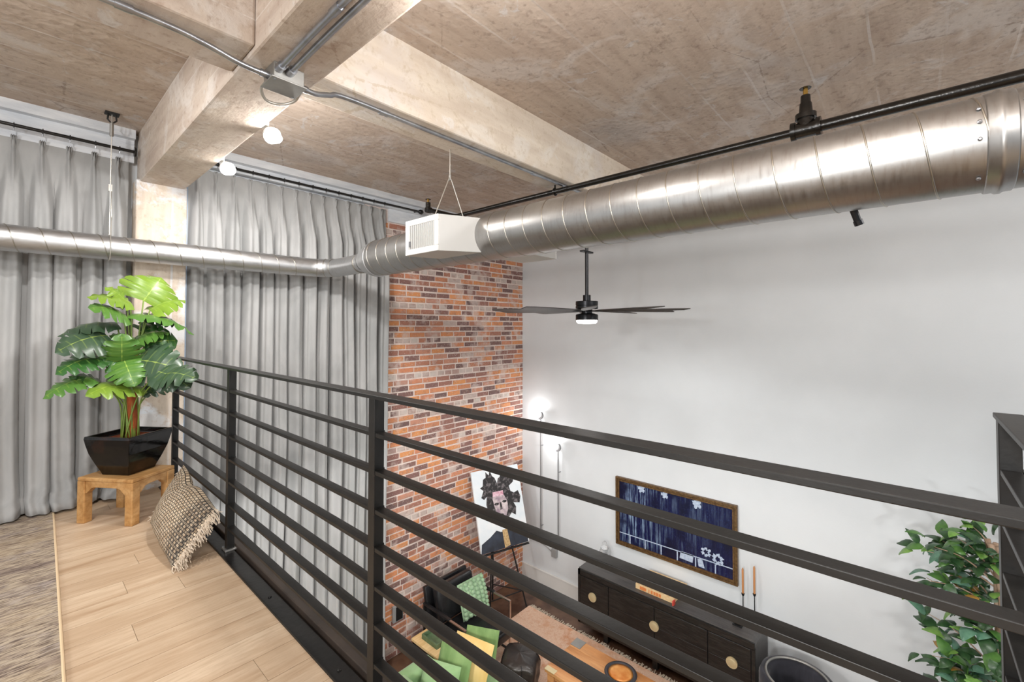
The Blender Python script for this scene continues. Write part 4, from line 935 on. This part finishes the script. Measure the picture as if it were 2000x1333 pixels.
# armchair
ZR = ZF + .0145
ch = thing('armchair', 'black leather armchair with slim metal arms by the brick wall', 'armchair', (3.75, 4.05, ZF))
def rbox(x0, x1, y0, y1, z0, z1, name, mt, par, rot=0, piv=None, bev=.03):
    mb = MB().box(x0, x1, y0, y1, z0, z1)
    if rot: Q = Matrix.Translation(piv) @ Matrix.Rotation(rot, 4, 'X') @ Matrix.Translation(-Vector(piv)); mb.v = [tuple(Q @ Vector(p)) for p in mb.v]
    o = mb.build(name, mt, par, smooth=True); b = o.modifiers.new('b', 'BEVEL'); b.width = bev; b.segments = 4; return o
rbox(3.44, 4.06, 3.62, 4.25, -2.39, -2.27, 'seat', M['leather'], ch)
rbox(3.44, 4.06, 3.60, 3.68, -2.42, -2.30, 'seat_bolster', M['leather'], ch)
rbox(3.46, 4.04, 4.20, 4.33, -2.27, -1.86, 'back_cushion', M['leather'], ch, R(-14), (3.75, 4.26, -2.27), .04)
rbox(3.40, 4.08, 4.36, 4.42, -2.36, -1.87, 'back_panel', M['leather'], ch, R(-12), (3.75, 4.36, -2.36), .015)
for x in (3.385, 4.115):
    Q = [(x, 4.46, -2.06), (x, 4.18, -2.055), (x, 3.73, -2.06)]
    B(x - .02, x + .02, 3.98, 4.46, -2.075, -2.05).build('arm_pad', M['leather'], ch, bevel=.006)
    B(x - .014, x + .014, 3.72, 3.98, -2.075, -2.06).build('arm', M['chrome'], ch, bevel=.002)
    B(x - .014, x + .014, 3.705, 3.72, ZR, -2.06).build('leg', M['chrome'], ch, bevel=.002)
    B(x - .012, x + .012, 4.44, 4.462, ZR, -2.06).build('leg', M['blackmatte'], ch)
    B(x - .01, x + .01, 3.72, 4.44, ZR, ZR + .015).build('floor_runner', M['blackmatte'], ch)
B(3.385, 4.115, 3.75, 3.77, -2.43, -2.40).build('crossbar', M['blackmatte'], ch); B(3.385, 4.115, 4.3, 4.32, -2.43, -2.40).build('crossbar', M['blackmatte'], ch)
# knit cushion
kc = thing('knit_cushion', 'chunky mint green knit cushion on the black armchair', 'cushion', (3.87, 4.1, -2.26))
K0, KU, KV = Vector((3.66, 4.05, -2.25)), Vector((.40, -.03, .01)), Vector((.03, .16, .36)); KN = KU.cross(KV).normalized()
mb = MB(); mb.grid(lambda u, v_: K0 + KU * u + KV * v_ + KN * (.07 * (math.sin(math.pi * u) * math.sin(math.pi * v_)) ** .5), 12, 12); mb.grid(lambda u, v_: K0 + KU * u + KV * v_ - KN * (.05 * (math.sin(math.pi * u) * math.sin(math.pi * v_)) ** .5), 12, 12, True)
mb.build('pad', M['knit'], kc, smooth=True)
for i in range(6):
    for j in range(8):
        u, v_ = (i + .5) / 6, (j + .5 + .25 * (i % 2)) / 8.4
        c = K0 + KU * u + KV * v_ + KN * (.07 * (math.sin(math.pi * u) * math.sin(math.pi * v_)) ** .5)
        MB().lathe([(.002, -.03), (.022, -.024), (.033, 0), (.022, .024), (.002, .03)], c, 8, Matrix.Rotation(R(20 if i % 2 else -20), 3, 'Y') @ Matrix.Diagonal((1, 1, .85))).build('knit_loop', M['knit'], kc, smooth=True)
# side table and tray
sd = thing('side_table', 'small square pale wood side table with dark legs beside the armchair', 'side table', (3.12, 3.87, ZF))
B(2.95, 3.30, 3.62, 4.11, -2.13, -2.10).build('top', M['sidewood'], sd, bevel=.003)
for x in (2.96, 3.26):
    for yy in (3.63, 4.07): B(x, x + .03, yy, yy + .03, ZR, -2.13).build('leg', M['blackmatte'], sd)
B(2.96, 3.29, 3.63, 4.10, -2.155, -2.13).build('apron', M['blackmatte'], sd)
tr = thing('tray', 'square green stone tray on the side table', 'tray', (3.12, 3.88, -2.1))
B(3.02, 3.23, 3.76, 4.02, -2.099, -2.09).build('base', M['greystone'], tr)
for a in ((3.02, 3.23, 3.76, 3.775), (3.02, 3.23, 4.005, 4.02), (3.02, 3.035, 3.775, 4.005), (3.215, 3.23, 3.775, 4.005)): B(*a, -2.09, -2.05).build('rim', M['greystone'], tr, bevel=.002)
# sofa and cushions
so = thing('sofa', 'sage green velvet sofa partly hidden under the loft', 'sofa', (2.8, 2.6, ZF))
rbox(2.30, 3.42, 1.2, 3.62, ZF + .12, -2.26, 'seat', M['sofa'], so, bev=.04); rbox(2.25, 2.52, 1.2, 3.62, ZF + .26, -1.95, 'back', M['sofa'], so, bev=.06); rbox(2.25, 2.92, 3.625, 3.80, ZF + .12, -2.07, 'arm', M['sofa'], so, bev=.05)
for x in (2.4, 3.2):
    for yy in (1.3, 3.45): B(x, x + .05, yy, yy + .05, ZR, ZF + .13).build('leg', M['blackmatte'], so)
def pillow(lab, mt, P0, U, V_, th=.075, side=None):
    p = thing('throw_pillow', lab, 'cushion', tuple(P0 + U * .5 + V_ * .5), 'throw pillows on the sofa'); n = U.cross(V_).normalized()
    e = lambda u, v_: th * (max(0, math.sin(math.pi * u)) * max(0, math.sin(math.pi * v_))) ** .5
    f1 = MB(); f1.grid(lambda u, v_: P0 + U * u + V_ * v_ + n * e(u, v_), 14, 14); f1.build('front', mt, p, smooth=True)
    f1 = MB(); f1.grid(lambda u, v_: P0 + U * u + V_ * v_ - n * e(u, v_), 14, 14, True); f1.build('rear', side or mt, p, smooth=True)
pillow('pale sage pillow leaning at the sofa arm left of the others', M['sofa'], Vector((2.66, 3.60, -2.25)), Vector((.14, -.36, 0)), Vector((.10, .0, .30)), .085)
pillow('dark green pillow between the tray and the yellow pillow', M['velvet_green'], Vector((2.86, 3.61, -2.25)), Vector((.10, -.36, 0)), Vector((.10, -.01, .35)), .06)
pillow('yellow pillow in the middle of the sofa end', M['velvet_yellow'], Vector((3.02, 3.59, -2.25)), Vector((.10, -.44, 0)), Vector((.12, -.02, .38)), .07)
pillow('green pillow with pale edge nearest the black pouf', M['velvet_green'], Vector((3.21, 3.58, -2.25)), Vector((.16, -.32, 0)), Vector((.06, -.02, .38)), .06, M['velvet_yellow'])
# leather pouf
bg = thing('leather_pouf', 'crumpled black leather pouf on the peach rug', 'pouf', (3.80, 3.28, ZF))
def pf_(u, v_):
    a = 2 * math.pi * u; z = v_; r = .215 * (1 - abs(2 * min(z, 1) - 1) ** 3.2 * .35); rr = max(abs(math.cos(a)), abs(math.sin(a))) ** -.55 * r
    if v_ > .9: rr *= max(0, (1 - v_) / .1) ** .5
    q = 1 + .10 * noise.noise((math.cos(a) * 2.2, math.sin(a) * 2.2, z * 3)) + .05 * noise.noise((math.cos(a) * 6, math.sin(a) * 6, z * 8))
    return (3.80 + rr * q * math.cos(a + .5), 3.28 + rr * q * math.sin(a + .5), ZF + .016 + .36 * min(z, 1) * (1 + .08 * noise.noise((a, z * 2, 1))))
mb = MB(); mb.grid(pf_, 40, 18); mb.build('body', M['bagleather'], bg, smooth=True)
for a in (.3, 1.87, 3.44, 5.0): Tb([Vector(pf_((a / 6.283) % 1, k / 10)) * 1.0 + Vector((0, 0, .003)) for k in range(1, 10)], .006, 5).build('seam', M['blackmatte'], bg)
# coffee table and bowl
ct = thing('coffee_table', 'rustic orange wood coffee table with a metal corner plate', 'coffee table', (4.0, 2.0, ZF))
for i in range(4): B(3.70 + .15 * i, 3.849 + .15 * i, 1.1, 2.86, -2.25, -2.22, a=.1 + .2 * i).build('plank', M['tablewood'], ct, bevel=.003)
B(3.74, 4.26, 1.15, 2.82, -2.31, -2.25).build('apron', M['tablewood'], ct)
for x in (3.72, 4.22):
    for yy in (1.14, 2.76): B(x, x + .07, yy, yy + .08, ZR, -2.25).build('leg', M['tablewood'], ct, bevel=.004)
B(4.17, 4.302, 2.74, 2.862, -2.222, -2.216).build('corner_plate', M['galvbox'], ct)
B(3.698, 3.76, 2.74, 2.862, -2.222, -2.217).build('corner_plate', M['palebrass'], ct)
bw = thing('bowl', 'dark-rimmed copper bowl on the coffee table', 'bowl', (4.08, 2.2, -2.22))
MB().lathe([(.05, .001), (.10, .02), (.15, .06), (.16, .075)], (4.08, 2.2, -2.219), 28).build('bowl_outside', M['blackmatte'], bw, smooth=True, auto=50)
MB().lathe([(.158, .074), (.15, .083), (.128, .083), (.12, .074)], (4.08, 2.2, -2.219), 28).build('rim', mat('dark_pewter', C3(74, 72, 76), .4, .6), bw, smooth=True, auto=50)
MB().lathe([(.122, .076), (.09, .078), (.02, .0785)], (4.08, 2.2, -2.219), 28).build('copper_fill', mat('copper_wax', C3(206, 120, 48), .3, .2, C3(232, 168, 96), 9), bw, smooth=True)
# barrel chair
bc = thing('barrel_chair', 'dark velvet barrel chair at the end of the sideboard', 'chair', (4.96, .84, ZF))
M['darkvelvet'] = velvet('charcoal_velvet', C3(44, 44, 50), C3(64, 64, 72))
mb = MB()
def bcf(u, v_):
    a = R(-60 + 300 * u) + R(-30); ro, h_ = .32, .66
    prof_ = [(0, 0), (0, .5), (0, .92), (.02, 1.0), (.06, 1.0), (.09, .92), (.09, .5), (.09, 0.0)]
    k = min(len(prof_) - 1, round(v_ * (len(prof_) - 1))); d_, zz = prof_[k]
    return (4.96 + (ro - d_) * math.cos(a), .84 + (ro - d_) * math.sin(a), ZF + .02 + h_ * zz)
mb.grid(bcf, 36, 7); mb.build('shell_back', M['darkvelvet'], bc, smooth=True)
MB().lathe([(.21, .02), (.225, .06), (.225, .38), (.21, .43), (.02, .45)], (4.96, .84, ZF), 32).build('seat', M['darkvelvet'], bc, smooth=True, auto=50)
Tb([bcf(k / 36, 3.5 / 7) for k in range(37)], .012, 8).build('top_piping', M['galvbox'], bc, smooth=True)

# ficus
TX, TY = 4.80, -.44
ft = thing('ficus_tree', 'tall leafy ficus tree in front of the white wall behind the right railing', 'tree', (TX, TY, ZF))
MB().lathe([(.14, 0), (.17, .02), (.19, .3), (.20, .32), (.17, .32), (.16, .28)], (TX, TY, ZF), 24).build('pot', M['blackmatte'], ft, smooth=True, auto=40)
for k, (dx, dy) in enumerate(((.0, .0), (.03, .02), (-.025, .015))):
    Tb(smooth_path([(TX + dx, TY + dy, ZF + .28), (TX - dx * .6, TY - dy * .8, ZF + .9), (TX + dx * .8, TY + dy, ZF + 1.5), (TX - dx, TY - dy, ZF + 2.0), (TX + dx * 2, TY + dy * 2, ZF + 2.4)], 5), .018, 8).build('trunk', M['bark'], ft, smooth=True)
FM = []
for i, (c1, c2) in enumerate((((58, 92, 52), (38, 66, 40)), ((92, 134, 64), (66, 108, 52)), ((128, 166, 82), (96, 140, 66)), ((106, 146, 122), (76, 118, 96)), ((176, 138, 62), (150, 110, 48)))):
    FM.append(mat('ficus_leaf_%d' % i, C3(*c1), .35, 0, C3(*c2), 25))
LMs = []
for i, mt in enumerate(FM):
    mb = MB(); vs = []; fs = []; n = 5; ln, wd = .085, .052
    for k in range(n + 1):
        u = k / n; h_ = wd * .5 * math.sin(math.pi * u ** .8) ** .8 if 0 < k < n else .001
        for s in (-1, 0, 1): vs.append((s * h_, u * ln, -.006 * abs(s) + .012 * math.sin(math.pi * u) - .02 * u * u))
    for k in range(n):
        for q in range(2): fs.append((k * 3 + q, k * 3 + q + 1, k * 3 + 4 + q, k * 3 + 3 + q))
    me = bpy.data.meshes.new('leaf'); me.from_pydata(vs, [], fs); me.materials.append(mt)
    for p in me.polygons: p.use_smooth = True
    LMs.append(me)
rf = random.Random(21); nl = 0
ends = []
for k in range(34):
    band = [(-.15, -.75), (-.85, -1.45), (-1.4, -1.8)][k % 3 if k % 7 else 0]
    zt = rf.uniform(band[1], band[0]); a = rf.uniform(0, 2 * math.pi) if k % 5 == 0 else rf.uniform(.5, 2.9); rr = rf.uniform(.12, .42)
    e = Vector((TX + rr * math.cos(a), TY + rr * math.sin(a), zt)); b0 = Vector((TX, TY, zt - rf.uniform(.05, .25)))
    pth = smooth_path([b0, b0.lerp(e, .5) + Vector((0, 0, .05)), e], 4)
    Tb(pth, [.007 - .005 * i / (len(pth) - 1) for i in range(len(pth))], 5).build('branch', M['bark'], ft); ends.append((b0, e))
for k in range(295):
    b0, e = ends[k % len(ends)]; t = rf.uniform(.3, 1.08); p = b0.lerp(e, t) + Vector((rf.uniform(-.06, .06), rf.uniform(-.06, .06), rf.uniform(-.06, .06) + .04 * math.sin(math.pi * min(1, t))))
    dirv = (e - b0).normalized() + Vector((rf.uniform(-.8, .8), rf.uniform(-.8, .8), rf.uniform(-1.3, .3))); dirv.normalize()
    up = Vector((rf.uniform(-.6, .2), rf.uniform(-.3, .6), 1)); xax = dirv.cross(up).normalized(); zax = xax.cross(dirv); s = rf.uniform(1.15, 1.9)
    i = rf.choices(range(5), (5, 4, 2.4, 2.4, .7))[0]
    o = bpy.data.objects.new('leaf', LMs[i]); COL.objects.link(o); o.parent = ft
    o.matrix_basis = Matrix.Translation(p - OFF[ft]) @ Matrix((xax, dirv, zax)).transposed().to_4x4() @ Matrix.Scale(s, 4)

fm = MB(); lv = [tuple(v.co) for v in LMs[0].vertices]; lf_ = [tuple(p.vertices) for p in LMs[0].polygons]
for k in range(240):
    b0, e = ends[(k * 7) % len(ends)]; t = rf.uniform(.1, .95); p = b0.lerp(e, t) + Vector((rf.uniform(-.08, .08), rf.uniform(-.08, .08), rf.uniform(-.08, .08)))
    dirv = (e - b0).normalized() + Vector((rf.uniform(-1, 1), rf.uniform(-1, 1), rf.uniform(-1.3, .3))); dirv.normalize()
    up = Vector((rf.uniform(-.6, .2), rf.uniform(-.3, .6), 1)); xax = dirv.cross(up).normalized(); zax = xax.cross(dirv)
    Q = Matrix.Translation(p) @ Matrix((xax, dirv, zax)).transposed().to_4x4() @ Matrix.Scale(rf.uniform(1.0, 1.6), 4)
    fm.add([Q @ Vector(v) for v in lv], lf_)
fm.build('inner_foliage', FM[0], ft, smooth=True)['kind'] = 'stuff'
